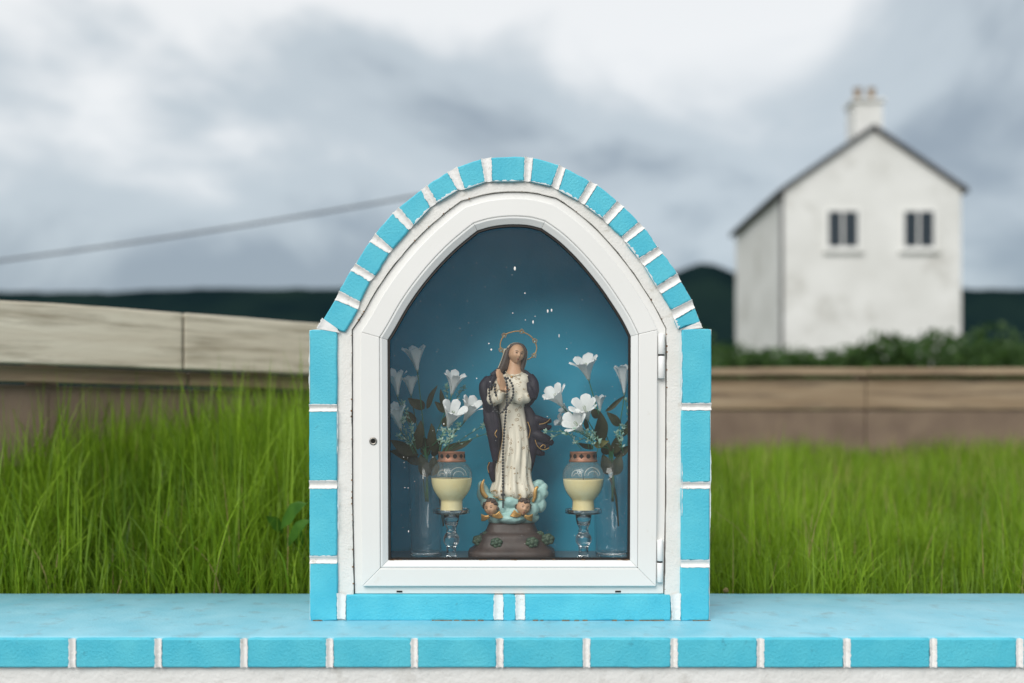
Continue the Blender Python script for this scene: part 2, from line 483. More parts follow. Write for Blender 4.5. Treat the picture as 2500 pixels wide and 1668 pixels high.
for j in range(nz_+1):
    for i in range(nx+1):
        x = lerp(-3.4, 3.4, i/nx); z = lerp(-0.92, -0.080, j/nz_)
        roll = -0.006*sstep(-0.125,-.105,z)*0 + .004*nse(x*14, z*22) + .003*nse(x*40, z*50)
        mb.v.append((x, CF+.014+roll, z))
for j in range(nz_):
    for i in range(nx):
        a = j*(nx+1)+i; mb.f.append((a,a+1,a+nx+2,a+nx+1))
mb.build('rendered_face', M['render'], wall)
mb = MB(); mb.box((-3.4, CF+.03, -0.92), (3.4, 0.47, -0.081)); mb.build('wall_core', M['render'], wall, smooth=False)

def brick_mesh(quad, y0, depth, mat, parent, name='brick', per=7, rough=.0011, seed=0, inset=.0035):
    """quad: four (x, z) corners in order; slightly ragged edges, rounded arris."""
    q = [Vector((p[0], p[1])) for p in quad]
    c = sum(q, Vector((0,0)))/4
    per_pts = []
    for s_ in range(4):
        a, b_ = q[s_], q[(s_+1)%4]
        for k in range(per):
            p = a.lerp(b_, k/per)
            nrm = (p-c).normalized()
            corner = -.0022 if k == 0 else 0
            p = p + nrm*(rough*1.6*nse(p.x*60+seed, p.y*60) + rough*nse(p.x*200, p.y*200+seed) + corner)
            per_pts.append(p)
    n = len(per_pts); v = []; 
    def ring(off, y, k=0.0):
        for i, p in enumerate(per_pts):
            pr, nx_ = per_pts[i-1], per_pts[(i+1)%n]
            t_ = (nx_-pr).normalized(); nn = Vector((t_.y, -t_.x))
            if nn.dot(p-c) < 0: nn = -nn
            r_ = p - nn*off
            v.append((r_.x, y + k*nse(p.x*90+seed, p.y*90), r_.y))
    ring(0, y0+depth); ring(0, y0+inset); ring(inset*.45, y0+inset*.35); ring(inset*1.2, y0, 0)
    for p in per_pts:
        q_ = c + (p-c)*.80; v.append((q_.x, y0, q_.y))
    v.append((c.x, y0, c.y))
    f = []
    for r_ in range(4):
        for i in range(n):
            a = r_*n+i; b_ = r_*n+(i+1)%n
            f.append((a, b_, b_+n, a+n))
    for i in range(n): f.append((4*n+i, 4*n+(i+1)%n, 5*n))
    f.append(tuple(range(n-1,-1,-1)))
    mb = MB(); mb.add(v, f)
    o = mb.build(name, mat, parent)
    for p in o.data.polygons:               # the flat face stays flat
        if all(o.data.vertices[i].co.y < y0+.00006 for i in p.vertices): p.use_smooth = False
    return o

def joint_mesh(quad, y0, parent, over=.0026, deep=.0055, ns=22, seed=0, name='mortar_joint', mat=None, skew=0.0, ragged=.0021):
    """quad a0,a1 (start left/right) b1,b0 (end right/left): a concave pointed joint with painted, ragged lips."""
    a0, a1, b1, b0 = [Vector((p[0], p[1])) for p in quad]
    prof = [(-over, -.0011), (-over*.4, -.0019), (0.0, -.0006), (.25, deep*.75), (.5, deep), (.75, deep*.75), (1.0, -.0006), (1+over*.4, -.0019), (1+over, -.0011)]
    v = []; k = 9
    for i in range(ns+1):
        t_ = i/ns
        L = a0.lerp(b0, t_); Rr = a1.lerp(b1, t_); wv = (Rr-L); wl = max(wv.length, 1e-5); wn = wv/wl
        oL = over + ragged*(nse(seed*7.7+t_*9, 1.3) + .7*nse(seed*3.1+t_*27, 4.4)); oR = over + ragged*(nse(seed*5.3+t_*9, 8.8) + .7*nse(seed*2.1+t_*27, 6.1))
        oL = max(oL, -.0006); oR = max(oR, -.0006)
        for j, (u, yy) in enumerate(prof):
            if j < 2: p = L - wn*oL*(1 if j == 0 else .4)
            elif j > 6: p = Rr + wn*oR*(1 if j == 8 else .4)
            else: p = L + wn*wl*u
            yy2 = yy + (.0011*nse(p.x*120+seed, p.y*120) if 1 < j < 7 else .0003*nse(p.x*300, p.y*300))
            if 2 < j < 6: yy2 += skew*(u-.5)*deep*1.4
            v.append((p.x, y0+yy2, p.y))
    f = []
    for i in range(ns):
        for j in range(k-1):
            a = i*k+j; f.append((a, a+1, a+k+1, a+k))
    mb = MB(); mb.add(v, f)
    o = mb.build(name, mat or M['mortar'], parent)
    # always face the street
    me = o.data
    if sum(p.normal.y*p.area for p in me.polygons) > 0: me.flip_normals()
    return o

DC = CF - CAM_Y
def CXZ(px, py): return ((px-1250)*DC/F, CAM_Z+(HOR-py)*DC/F)
jx = [757, 951, 1147, 1346, 1547]
jx = [j*1.0638 for j in jx]
jj = [jx[0]-209.5*k for k in (5,4,3,2,1)] + jx + [jx[-1]+211*k for k in (1,2,3,4,5)]
top_, bot_ = 1557.5, 1630.5
for i in range(len(jj)-1):
    hw = 7.2
    a = CXZ(jj[i]+hw+nse(i*3.3)*1.5, top_); b_ = CXZ(jj[i+1]-hw+nse(i*1.7)*1.5, bot_)
    brick_mesh([(a[0], a[1]-.002), (b_[0], a[1]-.002), (b_[0]+.001*nse(i*9.1), b_[1]), (a[0]+.001*nse(i*7.1), b_[1])], CF, .10, M['blue'], wall, per=9, seed=i*11.3)
for i in range(len(jj)):
    w_ = 6.6
    p0 = CXZ(jj[i]-w_, top_+2); p1 = CXZ(jj[i]+w_, top_+2); p2 = CXZ(jj[i]+w_*.95, bot_); p3 = CXZ(jj[i]-w_*.95, bot_)
    joint_mesh([p0, p1, p2, p3], CF, wall, seed=i*4.3+2, deep=.0065, skew=.35)

# ------------------------------------------------------------------ shrine
shrine = thing('shrine', (0, 0.25, 0), 'blue and white painted brick roadside shrine with pointed arch and glazed white door', 'shrine')
z1 = lambda x, y: (690 + x/3.137, 340 + y/3.137)
z2 = lambda x, y: (1240 + x/3.137, 340 + y/3.137)
# arch bricks traced: outer start, outer end, inner end, inner start (going clockwise from the left spring)
AB = [
 [z1(300,1400), z1(402,1225), z1(577,1298), z1(475,1482)],
 [z1(430,1165), z1(522,998), z1(668,1085), z1(590,1250)],
 [z1(555,955), z1(667,780), z1(815,870), z1(705,1050)],
 [z1(705,725), z1(842,563), z1(970,690), z1(840,845)],
 [z1(885,525), z1(1062,383), z1(1132,520), z1(1000,660)],
 [z1(1100,355), z1(1264,248), z1(1347,385), z1(1180,485)],
 [z1(1330,212), z1(1522,148), z1(1556,325), z1(1390,385)],
 [z1(1592,138), z2(132,131), z2(126,320), z1(1600,322)],
 [z2(190,140), z2(397,195), z2(335,358), z2(170,322)],
 [z2(440,220), z2(630,320), z2(540,470), z2(385,387)],
 [z2(685,345), z2(840,475), z2(725,605), z2(585,500)],
 [z2(890,515), z2(1005,635), z2(875,750), z2(765,650)],
 [z2(1050,680), z2(1152,825), z2(1005,917), z2(905,790)],
 [z2(1187,868), z2(1302,1028), z2(1140,1130), z2(1045,970)],
 [z2(1327,1088), z2(1412,1230), z2(1255,1310), z2(1175,1180)],
 [z2(1432,1288), z2(1476,1402), z2(1305,1455), z2(1275,1380)],
]
def wq(q): return [((p[0]-1250)/S0, (1517-p[1])/S0) for p in q]
D = 1.0638
PB_L = [(709,773,757,930),(709,773,943,1105),(710,773,1120,1278),(711,774,1292,1425)]
PB_R = [(1565,1633,755,927),(1564,1631,940,1108),(1563,1629,1120,1287),(1562,1628,1301,1425)]
BB = [(793,1135,1366,1425),(1153,1185,1366,1425),(1203,1540,1366,1425)]

# body outline (px)
outer = [(755.5,1517),(754.5,805.5),(783,803)]
for q in AB: outer += [q[0], q[1]]
outer += [(1712,799),(1713,803),(1737.5,803.5),(1733,1517)]
def offs_open(pts, d):
    out = []
    n = len(pts)
    for i, p in enumerate(pts):
        p = Vector(p); a = Vector(pts[i-1]) if i else p; b_ = Vector(pts[(i+1)%n]) if i < n-1 else p
        t_ = (b_-a).normalized(); nn = Vector((t_.y, -t_.x))
        out.append(p + nn*d)
    return out
# glass edge loop (px), clockwise on the picture from bottom left
gl_left = crom([(945,829),(961,803),(993,747),(1028,697),(1066,651),(1104,612),(1136,584),(1165,561)], 5)
gl_top = crom([(1165,561),(1200,551),(1243,546),(1288,547.5),(1323,556)], 5)
gl_right = crom([(1323,556),(1367,588),(1415,635),(1463,693),(1495,739),(1522,782),(1541,820)], 5)
loop = [Vector((947,1369)), Vector((946.5,1230)), Vector((946,1100)), Vector((945.5,960))]
iA = len(loop); loop += gl_left[:-1]; iB = len(loop); loop += gl_top[:-1]; iC = len(loop); loop += gl_right; iD = len(loop)-1
loop += [Vector((1540.5,960)), Vector((1540,1100)), Vector((1539.5,1230)), Vector((1539,1369))]
iE = len(loop)-1
loop = [Vector((p[0], p[1])) for p in loop]
NL = len(loop)
def mitre(i):
    p = loop[i]; a = (p-loop[i-1]).normalized(); b_ = (loop[(i+1)%NL]-p).normalized()
    na = Vector((a.y, -a.x)); nb = Vector((b_.y, -b_.x))
    m_ = (na+nb); m_ = m_/max(m_.length, 1e-6)
    return m_ / max(.4, m_.dot(na)), m_
mit = [mitre(i) for i in range(NL)]
cen = Vector((1243, 1000))
sgn = 1 if mit[3][0].dot(loop[3]-cen) > 0 else -1
MT = [m_[0]*sgn for m_ in mit]; MU = [m_[1]*sgn for m_ in mit]
def off_loop(d, side=0.0):
    return [loop[i] + MT[i]*(d + side*MU[i].x**2) for i in range(NL)]
FRAME_OUT = (80.0, 7.0)

def band(rng_, prof, name, mat, parent, closed=False, trim=0.0, bevel=0):
    """Sweep prof [(offset_px, side_px, y)] along loop stations."""
    idx = list(rng_); v = []; k = len(prof)
    for n_, i in enumerate(idx):
        for (d, sd, y) in prof:
            p = loop[i] + MT[i]*(d + sd*MU[i].x**2)
            v.append(W(p.x, p.y, y))
    if trim:
        for j in range(k):
            for e0, e1 in ((0, 1), (len(idx)-1, len(idx)-2)):
                dv = (v[e1*k+j]-v[e0*k+j]).normalized(); v[e0*k+j] = v[e0*k+j] + dv*trim
    f = []
    m_ = len(idx) if closed else len(idx)-1
    for a in range(m_):
        b_ = (a+1) % len(idx)
        for j in range(k):
            f.append((a*k+j, a*k+(j+1)%k, b_*k+(j+1)%k, b_*k+j))
    if not closed:
        f.append(tuple(range(k))); f.append(tuple((len(idx)-1)*k+j for j in range(k-1,-1,-1)))
    mb = MB(); mb.add(v, f)
    o = mb.build(name, mat, parent, smooth=False)
    if bevel:
        md = o.modifiers.new('bevel', 'BEVEL'); md.width = bevel; md.segments = 2; md.limit_method = 'ANGLE'; md.angle_limit = R(40)
    return o

# body: front band recessed behind the bricks, sides, back, inner jamb
inn = []
for i in range(NL):
    d = FRAME_OUT[0]+2.6; sd = FRAME_OUT[1]
    p = loop[i] + MT[i]*(d + sd*MU[i].x**2)
    inn.append(p)
# resample inner outline finely so that the gap to the frame wanders
fine = []
for i in range(NL):
    a, b_ = inn[i], inn[(i+1)%NL]
    L = (b_-a).length; k = max(1, int(L/14))
    for j in range(k):
        p = a.lerp(b_, j/k)
        s_ = len(fine)*.35
        top_tight = 1.4*sstep(900, 700, p.y)
        nn = (p-Vector((1243,1000))).normalized()
        bot = p.y > 1440
        fine.append(p - nn*(0 if bot else (top_tight + 1.5*nse(s_, 3.3) + 1.0*nse(s_*2.7, 9.1))))
outw = offs_open(outer, 1.3)
BFY = 0.011
tri_in = [[Vector((p[0], p[1], 0)) for p in outw], [Vector((p.x, p.y, 0)) for p in fine]]
tris = tessellate_polygon(tri_in)
flat = [W(p[0], p[1], BFY) for p in outw] + [W(p.x, p.y, BFY) for p in fine]
mb = MB(); mb.add(flat, tris)
no = len(outw); nf = len(fine)
back = [W(p[0], p[1], 0.46) for p in outw]
mb.add([W(p[0],p[1],BFY) for p in outw] + back, [(i,(i+1)%no,no+(i+1)%no,no+i) for i in range(no)])
btri = tessellate_polygon([[Vector((p[0],p[1],0)) for p in outw]])
mb.add(back, btri)
mb.add([W(p.x,p.y,BFY) for p in fine] + [W(p.x,p.y,.09) for p in fine], [(i,(i+1)%nf,nf+(i+1)%nf,nf+i) for i in range(nf)])
body = mb.build('shrine_body', M['white'], shrine, smooth=False)
# soft moulded fillet of paint where the white band meets the arch bricks
# niche lining
lin = off_loop(52, 0)
mb = MB()
mb.add([W(p.x,p.y,.046) for p in lin] + [W(p.x,p.y,.40) for p in lin], [(i,(i+1)%NL,NL+(i+1)%NL,NL+i) for i in range(NL)])
mb.add([W(p.x,p.y,.40) for p in lin], tessellate_polygon([[Vector((p.x,p.y,0)) for p in lin]]))
mb.build('niche_lining', M['niche'], shrine, smooth=False)
SHELF_Z = 0.158
mb = MB(); mb.box((-.42,.046,.10),(.41,.398,SHELF_Z)); mb.build('niche_shelf', M['shelf'], shrine, smooth=False, bevel=.002)

# bricks of the shrine
for i, q in enumerate(AB): brick_mesh(wq(q), 0.0, .105, M['blue'], shrine, per=6, seed=i*5.1, rough=.0012)
for i, (x0,x1,y0,y1) in enumerate(PB_L+PB_R+BB):
    x0 *= D; x1 *= D; y0 *= D; y1 *= D
    yy = .001 if i >= 8 else 0; small = (x1-x0) < 60 and i >= 8
    brick_mesh(wq([(x0,y0),(x1,y0),(x1,y1+(.6 if y1>1500 else 0)),(x0,y1+(.6 if y1>1500 else 0))]), yy, .105, M['blue'], shrine, per=4 if small else 9, seed=100+i*5.1)
# joints
for i in range(len(AB)-1):
    a, b_ = AB[i], AB[i+1]
    joint_mesh(wq([a[1], b_[0], b_[3], a[2]]), 0.0, shrine, seed=i*3.7, deep=.006, skew=-.2 if i < 7 else .7, over=.0024 if i < 7 else .0014, ragged=.0026 if i < 7 else .0016)
for L_ in (PB_L, PB_R):
    for i in range(3):
        x0, x1, _, ya = L_[i]; yb = L_[i+1][2]
        joint_mesh(wq([(x0*D,ya*D),(x0*D,yb*D),(x1*D,yb*D),(x1*D,ya*D)]), 0.0, shrine, seed=40+i+x0, deep=.0055, skew=.5)
for (xa,xb) in ((1135,1153),(1185,1203)):
    joint_mesh(wq([(xa*D,1366*D),(xb*D,1366*D),(xb*D,1423*D),(xa*D,1423*D)]), 0.001, shrine, seed=xa, deep=.004)
joint_mesh(wq([(775*D,1362*D),(792*D,1366*D),(791*D,1422*D),(776*D,1421*D)]), 0.001, shrine, seed=3, deep=.0045)
joint_mesh(wq([(1541*D,1366*D),(1561*D,1362*D),(1560*D,1424*D),(1545*D,1424*D)]), 0.001, shrine, seed=5, deep=.0045)
# springers: mortar wedges under the lowest arch bricks
joint_mesh(wq([(789,778),(820,800),(826,812),(776,803)]), 0.0, shrine, seed=71, deep=-.001, over=.004)
joint_mesh(wq([(1706,786),(1671,800),(1662,806),(1713,801)]), 0.0, shrine, seed=73, deep=.002, over=.003)
# brushed white smears along some brick edges
def smear(pa, pb, w_, seed):
    a = Vector(pa); b_ = Vector(pb); t_ = (b_-a); nn = Vector((t_.y, -t_.x)).normalized()
    pts = []; n = 26; v = []
    for i in range(n+1):
        u = i/n; p = a.lerp(b_, u)
        e_ = min(u, 1-u)*6
        ww = w_*max(0.04, min(1, e_)*(.55 + .9*nse(seed+u*7, 2.2) + .6*nse(seed+u*23, 5.5)))
        q0 = p - nn*.6; q1 = p + nn*ww
        v += [W(q0.x,q0.y,-.0006), W(q0.lerp(q1,.6).x,q0.lerp(q1,.6).y,-.0021), W(q1.x,q1.y,-.0012)]
    f = []
    for i in range(n):
        for j in range(2): f.append((i*3+j,i*3+j+1,i*3+j+4,i*3+j+3))
    mb = MB(); mb.add(v,f); o = mb.build('paint_smear', M['smear'], shrine)
    if sum(p.normal.y*p.area for p in o.data.polygons) > 0: o.data.flip_normals()
for i, (bi, w_) in enumerate(((5,6),(6,4),(4,4.5),(9,5),(10,4),(12,6),(13,4),(15,7),(7,3.5),(8,3.5))):
    q = AB[bi]; smear(q[3], q[2], w_, i*9.7+1)
smear((823,1000),(823,1110),2.2,91); smear((1665,1130),(1665,1260),2.5,93); smear((1664,820),(1664,980),2.4,95)
smear((756,985),(756,820),2.2,97); smear((1735,1100),(1734,1290),2.2,99); smear((826,1300),(826,1170),2.6,101)

# grime where the shrine stands on the coping and in the corners of the white band
mb = MB(); rs = random.Random(12)
for i in range(150):
    px = rs.uniform(757,1731); a = W(px,1517,0); l_ = rs.uniform(2,16)/S0
    if nse(px*.012,4.4) < -.12: continue
    mb.box((a.x,-.0022-rs.random()*.0015,.0006),(a.x+l_,.002,.0016+rs.random()*.0022))
for i in range(60):
    k = rs.randrange(len(fine)); p = fine[k]; a = W(p.x,p.y,BFY); r_ = rs.uniform(.5,1.6)/S0
    mb.box((a.x-r_,BFY-.0006,a.z-r_*rs.uniform(.6,2.5)),(a.x+r_,BFY+.001,a.z+r_))
o = mb.build('grime_specks', M['rust'], shrine, smooth=False); o['kind'] = 'stuff'
# fixed frame around the door
band(range(NL), [(FRAME_OUT[0],FRAME_OUT[1],.019),(60,2.5,.019),(56,2.5,.060),(FRAME_OUT[0],FRAME_OUT[1],.060)], 'door_frame', M['upvc'], shrine, closed=True, bevel=.0016)
# dark void behind the gap
band(range(NL), [(FRAME_OUT[0]+5,FRAME_OUT[1],.040),(FRAME_OUT[0]-2,FRAME_OUT[1],.040),(FRAME_OUT[0]-2,FRAME_OUT[1],.06),(FRAME_OUT[0]+5,FRAME_OUT[1],.06)], 'frame_gap', M['dark'], shrine, closed=True)
for px in (915, 1420):
    mb = MB()
    a = W(px*D-7, 1361*D+1.5, 0); mb.box((a.x, .0175, a.z), (a.x+14/S0, .0186, a.z+4/S0)); mb.build('drain_slot', M['dark'], shrine, smooth=False)
# paint drips on the bottom of the frame
door = band(range(NL), [(3,0,.019),(-4.5,0,.017),(-4.5,0,.030),(3,0,.034)], 'door', M['gasket'], shrine, closed=True)
door['label'] = 'white arched door with black rubber seal round the glass'
LEAF = [(62,3,.004),(20,0,.004),(19,0,.0075),(18,0,.034),(62,3,.034)]
for nm, rg in (('door_stile', range(0,iA+1)), ('arch_rail', range(iA, iD+1)), ('door_stile', range(iD, iE+1)), ('bottom_rail', [iE, 0])):
    band(rg, LEAF, nm, M['upvc'], door, trim=.00012, bevel=.0022)
BEAD = [(18.2,0,.0050),(14,0,.0052),(1.0,0,.0150),(0.6,0,.030),(18.2,0,.030)]
for rg in (range(0,iA+1), range(iA,iB+1), range(iB,iC+1), range(iC,iD+1), range(iD,iE+1), [iE,0]):
    band(rg, BEAD, 'glazing_bead', M['bead'], door, trim=.0003, bevel=.0008)
# pane
inner_l = off_loop(2)
mb = MB(); mb.add([W(p.x,p.y,.026) for p in inner_l], tessellate_polygon([[Vector((p.x,p.y,0)) for p in inner_l]]))
pane = mb.build('pane', M['pane'], door, smooth=False)
pane['label'] = 'clear arched glass pane with dried water spots'
for p in pane.data.polygons: pass
if pane.data.polygons[0].normal.y > 0: pane.data.flip_normals()
# dried drops on the glass
mb = MB()
sp = [(1257,652,3,6),(1282,713,1.8,2),(1338,757,2.2,5),(1347.5,755,2,4.5),(1302,784,2,5),(1252,762,1.6,1.6),(1283,779,1.4,1.4),(1307,770,1.2,1.2),(1193,837,1.9,1.9),(1199,852,2.5,3),(1385,850,1.6,1.6),
      (1366,818,1.2,5),(1163,923,1.6,1.8),(1196,931,1.4,1.6),(983,1117,1.2,1.2),(1082,1035,1.6,2.6),(994,1193,1.2,1.2),(1010,1177,1.1,1.1),(986,1192,1.2,1.2),(995,1300,1.4,3),(1337,1017,1.3,1.3),(1329,973,1.3,1.6),(1067,1050,1,1),(1055,1052,1,1),(1135,1003,1.2,1.2),(1055,1117,1.2,1.2),(984,1130,1,1),(1404,1310,1,1)]
for (x,y,rx,rz) in sp:
    c = W(x,y,.0256); n=8
    rx *= .85; rz *= .85
    mb.add([(c.x+rx/S0*math.cos(k*2*math.pi/n), c.y-.0003, c.z+rz/S0*math.sin(k*2*math.pi/n)) for k in range(n)] + [(c.x,c.y-.0012,c.z-rz/S0*.2)], [(k,(k+1)%n,n) for k in range(n)])
for i in range(140):
    x = random.uniform(950,1536); y = random.uniform(620,1365)
    if y < 830 and abs(x-1243) > 290*((y-540)/290)**.62: continue
    r_ = random.uniform(.35,.75); c = W(x,y,.0256); n=5
    mb.add([(c.x+r_/S0*math.cos(k*2*math.pi/n), c.y-.0002, c.z+r_/S0*math.sin(k*2*math.pi/n)) for k in range(n)], [tuple(range(n))])
o = mb.build('water_spots', M['speck'], door); o['kind'] = 'stuff'
# lock
c = W(910.5,1077.5,0)
mb = MB()
n = 28; prof = [(9.6,.004),(9.6,.0022),(8.4,.0012),(5.6,.0012),(5.2,.0035)]
v = []
for r_, y in prof:
    for k in range(n):
        a = 2*math.pi*k/n; v.append((c.x+r_/S0*math.cos(a), y, c.z+r_/S0*math.sin(a)))
f = []
for i in range(len(prof)-1):
    for k in range(n): f.append((i*n+k,i*n+(k+1)%n,(i+1)*n+(k+1)%n,(i+1)*n+k))
mb.add(v,f); lock = mb.build('lock', M['steel'], door)
mb = MB(); mb.add([(c.x+5.4/S0*math.cos(2*math.pi*k/n), .0033, c.z+5.4/S0*math.sin(2*math.pi*k/n)) for k in range(n)], [tuple(range(n))])
mb.build('keyhole', M['dark'], door, smooth=False)
# hinges: two knuckles each, with a dark washer between
for (xa, xb, ya, ys_, yb) in ((1607.5,1624,815,867,924),(1605,1619.5,1319,1373,1423)):
    xm = (xa+xb)/2; r_ = (xb-xa)/2/S0
    h = None
    for (y0,y1) in ((ya,ys_-2),(ys_+2,yb)):
        a = W(xm,y1,.0085); b_ = W(xm,y0,.0085)
        mb = MB(); hgt = b_.z-a.z
        mb.lathe([(r_*.86,0),(r_,.0015),(r_,hgt-.0015),(r_*.86,hgt)], a, 24)
        if h is None: h = mb.build('hinge', M['hinge'], shrine)
        else: mb.build('hinge_knuckle', M['hinge'], h)
    a = W(xm,ys_+2,.0085); mb = MB(); mb.lathe([(r_*.9,0),(r_*.9,4/S0)], a, 20); mb.build('hinge_washer', M['dark'], h)
    mb = MB(); a = W(xa-4,yb,.0155); b_ = W(xb+1,ya,.0195); mb.box((a.x,.0165,a.z),(b_.x,.0195,b_.z)); mb.build('hinge_leaf', M['hinge'], h, smooth=False, bevel=.001)
# rust weep at the sill of the glazing
mb = MB()
for i in range(46):
    px = random.choice([random.uniform(948,1536), random.gauss(952,10), random.gauss(1534,8)])
    if not 948 < px < 1538: continue
    a = W(px, 1369.5+random.uniform(-1,1.2), .0148); l_ = random.uniform(1,9)/S0
    mb.box((a.x, a.y-.0006, a.z), (a.x+l_, a.y+.001, a.z+random.uniform(.6,1.6)/S0))
o = mb.build('rust_specks', M['rust'], door, smooth=False); o['kind'] = 'stuff'

# ------------------------------------------------------------------ lamps, holders
def candle_holder(px, yd, label):
    s = sc_at(yd)
    base = Vector(((px-1250)*s, yd, SHELF_Z))
    hz = lambda py: CAM_Z + (HOR-py)*s - SHELF_Z
    t_ = thing('candle_holder', base, label, 'candle holder', 'glass candle holders')
    pr = [(24*s,0.0005),(24*s,.004),(19*s,.007),(12.5*s,hz(1357)),(11.5*s,hz(1341)),(12.5*s,hz(1337.5))]
    zc = hz(1317); rb = 20*s
    for k in range(-7,8):
        a = k/8*math.pi/2; pr.append((max(12*s, rb*math.cos(a)), zc+rb*math.sin(a)))
    pr += [(12.5*s,hz(1297)),(12.5*s,hz(1294)),(10*s,hz(1291.5)),(12*s,hz(1288)),(16.5*s,hz(1278)),(19*s,hz(1266)),(19.8*s,hz(1254)),(17.4*s,hz(1254.2)),(16.6*s,hz(1266)),(13.5*s,hz(1279)),(4*s,hz(1282)),(.2*s,hz(1282))]
    mb = MB(); mb.lathe(pr, base, 40, closed_top=True); mb.build('stem', M['glass'], t_)
    mb = MB(); a, b_ = hz(1253.6), hz(1243)
    mb.lathe([(.5*s,a),(30*s,a),(43.5*s,a),(45*s,a+1*s),(45*s,b_-1*s),(44*s,b_),(42.5*s,b_-1*s),(42*s,a+4*s),(.5*s,a+4*s)], base, 48)
    mb.build('drip_plate', M['glass'], t_)
    return t_, a+4*s
def lamp(px, yd, z0, wax_py, label):
    s = sc_at(yd)
    zb = SHELF_Z + z0 + .0008
    base = Vector(((px-1250)*s, yd, zb))
    t_ = thing('candle_lantern', base, label, 'candle lantern', 'candle lanterns')
    hz = lambda py: CAM_Z + (HOR-py)*s - zb
    prof_px = [(27.5,1248),(28,1246),(27.5,1240),(27,1230),(27.5,1222),(33.5,1214),(40,1205),(45.5,1194),(49,1181),(50.5,1167),(50,1156),(46.5,1144),(40,1135),(35,1130),(33,1126),(33,1119)]
    pr = [(0.5*s, max(0,hz(1248)))] + [(r_*s, max(0.0,hz(py))) for r_, py in prof_px]
    # smooth the profile
    prs = [(p.x, p.y) for p in crom([Vector((a,b_,0)) for a,b_ in pr], 4)]
    mb = MB(); mb.lathe(prs, base, 48, closed_top=False); mb.build('jar', M['jar'], t_)
    # wax fills the lower jar
    wz = hz(wax_py); wp = [(max(.0004,r_-.0014), z+.001) for r_, z in prs if z < wz-.002]
    rw = np.interp(wz, [z for _, z in prs], [r_ for r_, _ in prs]) - .0014
    wp += [(rw, wz), (rw*.9, wz-.001), (.0005, wz-.002)]
    mb = MB(); mb.lathe(wp, base, 48); mb.build('wax', M['wax'], t_)
    mb = MB(); mb.tube([base+Vector((0,0,wz-.003)), base+Vector((.001,0,wz+.006)), base+Vector((.003,0,wz+.010))], .0008, 6); mb.build('wick', M['dark'], t_)
    # embossed scrolls on the shoulder, following the glass
    def on_glass(ax, py, k=1.01):
        z = hz(py); r_ = np.interp(z, [q for _, q in prs], [q for q, _ in prs])*k
        return base + Vector((r_*math.sin(ax), -r_*math.cos(ax), z))
    for (cx, cy, ra, ry, n0, n1) in ((-.40,1158,.24,12,-.1,1.15),(.42,1157,.42,17,-.05,1.05),(.42,1160,.27,11,0,1.0),(-.40,1161,.14,7,0,1)):
        pts = [on_glass(cx - ra*math.cos(math.pi*lerp(n0,n1,k/18)), cy - ry*math.sin(math.pi*lerp(n0,n1,k/18)), 1.0) for k in range(19)]
        mb = MB(); mb.tube(pts, .0017, 6); mb.build('embossed_scroll', M['scroll'], t_)
    # pierced copper collar
    a0, a1 = hz(1127), hz(1103)
    mb = MB()
    mb.lathe([(33.6*s,a0-.001),(35.2*s,a0),(35.4*s,a0+.003),(33.8*s,a0+.005),(32.6*s,a0+.007),(32.2*s,a1-.003),(33.2*s,a1-.0015),(32.8*s,a1),(30.5*s,a1),(30.5*s,a0)], base, 48, False, False)
    cl = mb.build('lid_collar', M['copper'], t_)
    mb = MB(); mb.lathe([(30.6*s,a1-.004),(15*s,a1-.0035),(.3*s,a1-.003)], base, 40, True, False); mb.build('lid_top', M['copper'], cl)
    zz = lerp(a0+.006, a1-.002, .5)
    for k in range(12):
        an = (k-2.4)/12*2*math.pi
        c = base + Vector((32.5*s*math.sin(an), -32.5*s*math.cos(an), zz)); ux = Vector((math.cos(an), math.sin(an), 0)); uz = Vector((0,0,1)); ny_ = Vector((math.sin(an), -math.cos(an), 0))
        mb = MB()
        n = 20; vv = []
        for j in range(n):
            th = 2*math.pi*j/n
            r_ = (5.4*s) if k % 2 else (5.8*s*(.62+.38*abs(math.cos(2*th))))
            vv.append(c + ux*r_*math.cos(th) + uz*r_*math.sin(th) + ny_*.0007)
        mb.add(vv + [c+ny_*.0008], [(j,(j+1)%n,n) for j in range(n)]); mb.build('vent_hole', M['dark'], cl, smooth=False)
    return t_
h1_, top1 = candle_holder(1102, .105, 'clear glass candlestick under the left lantern, left of the statue')
h2_, top2 = candle_holder(1424.5, .105, 'clear glass candlestick under the right lantern, right of the statue')
lamp(1102.5, .105, top1, 1168, 'cream wax candle lantern with copper collar, left of the statue')
lamp(1424, .105, top2, 1170, 'cream wax candle lantern with copper collar, right of the statue')

# ------------------------------------------------------------------ vases
def vase(px, yd, rpx, label):
    s = sc_at(yd); base = Vector(((px-1250)*s, yd, SHELF_Z+.0005)); r_ = rpx*s
    t_ = thing('glass_vase', base, label, 'vase', 'glass vases')
    h = CAM_Z + (HOR-1116)*s - base.z
    mb = MB(); mb.lathe([(r_*.86,.0),(r_*.90,.05*h),(r_*.94,.3*h),(r_*.97,.7*h),(r_,h),(r_-.003,h),(r_*.97-.003,.7*h),(r_*.90-.004,.06*h),(.001,.045*h)], base, 56, True, True)
    mb.build('vase_wall', M['vase'], t_)
    mb = MB(); mb.lathe([(r_*.85,.001),(r_*.88,.012),(r_*.8,.014),(.001,.012)], base, 48); mb.build('vase_foot', M['glass'], t_)
    return base, h
VY = .265
vb1, vh1 = vase(1040, VY, 44, 'tall clear glass vase behind the left lantern, holding white lilies')
vb2, vh2 = vase(1494, VY, 46, 'tall clear glass vase behind the right lantern, holding white lilies')

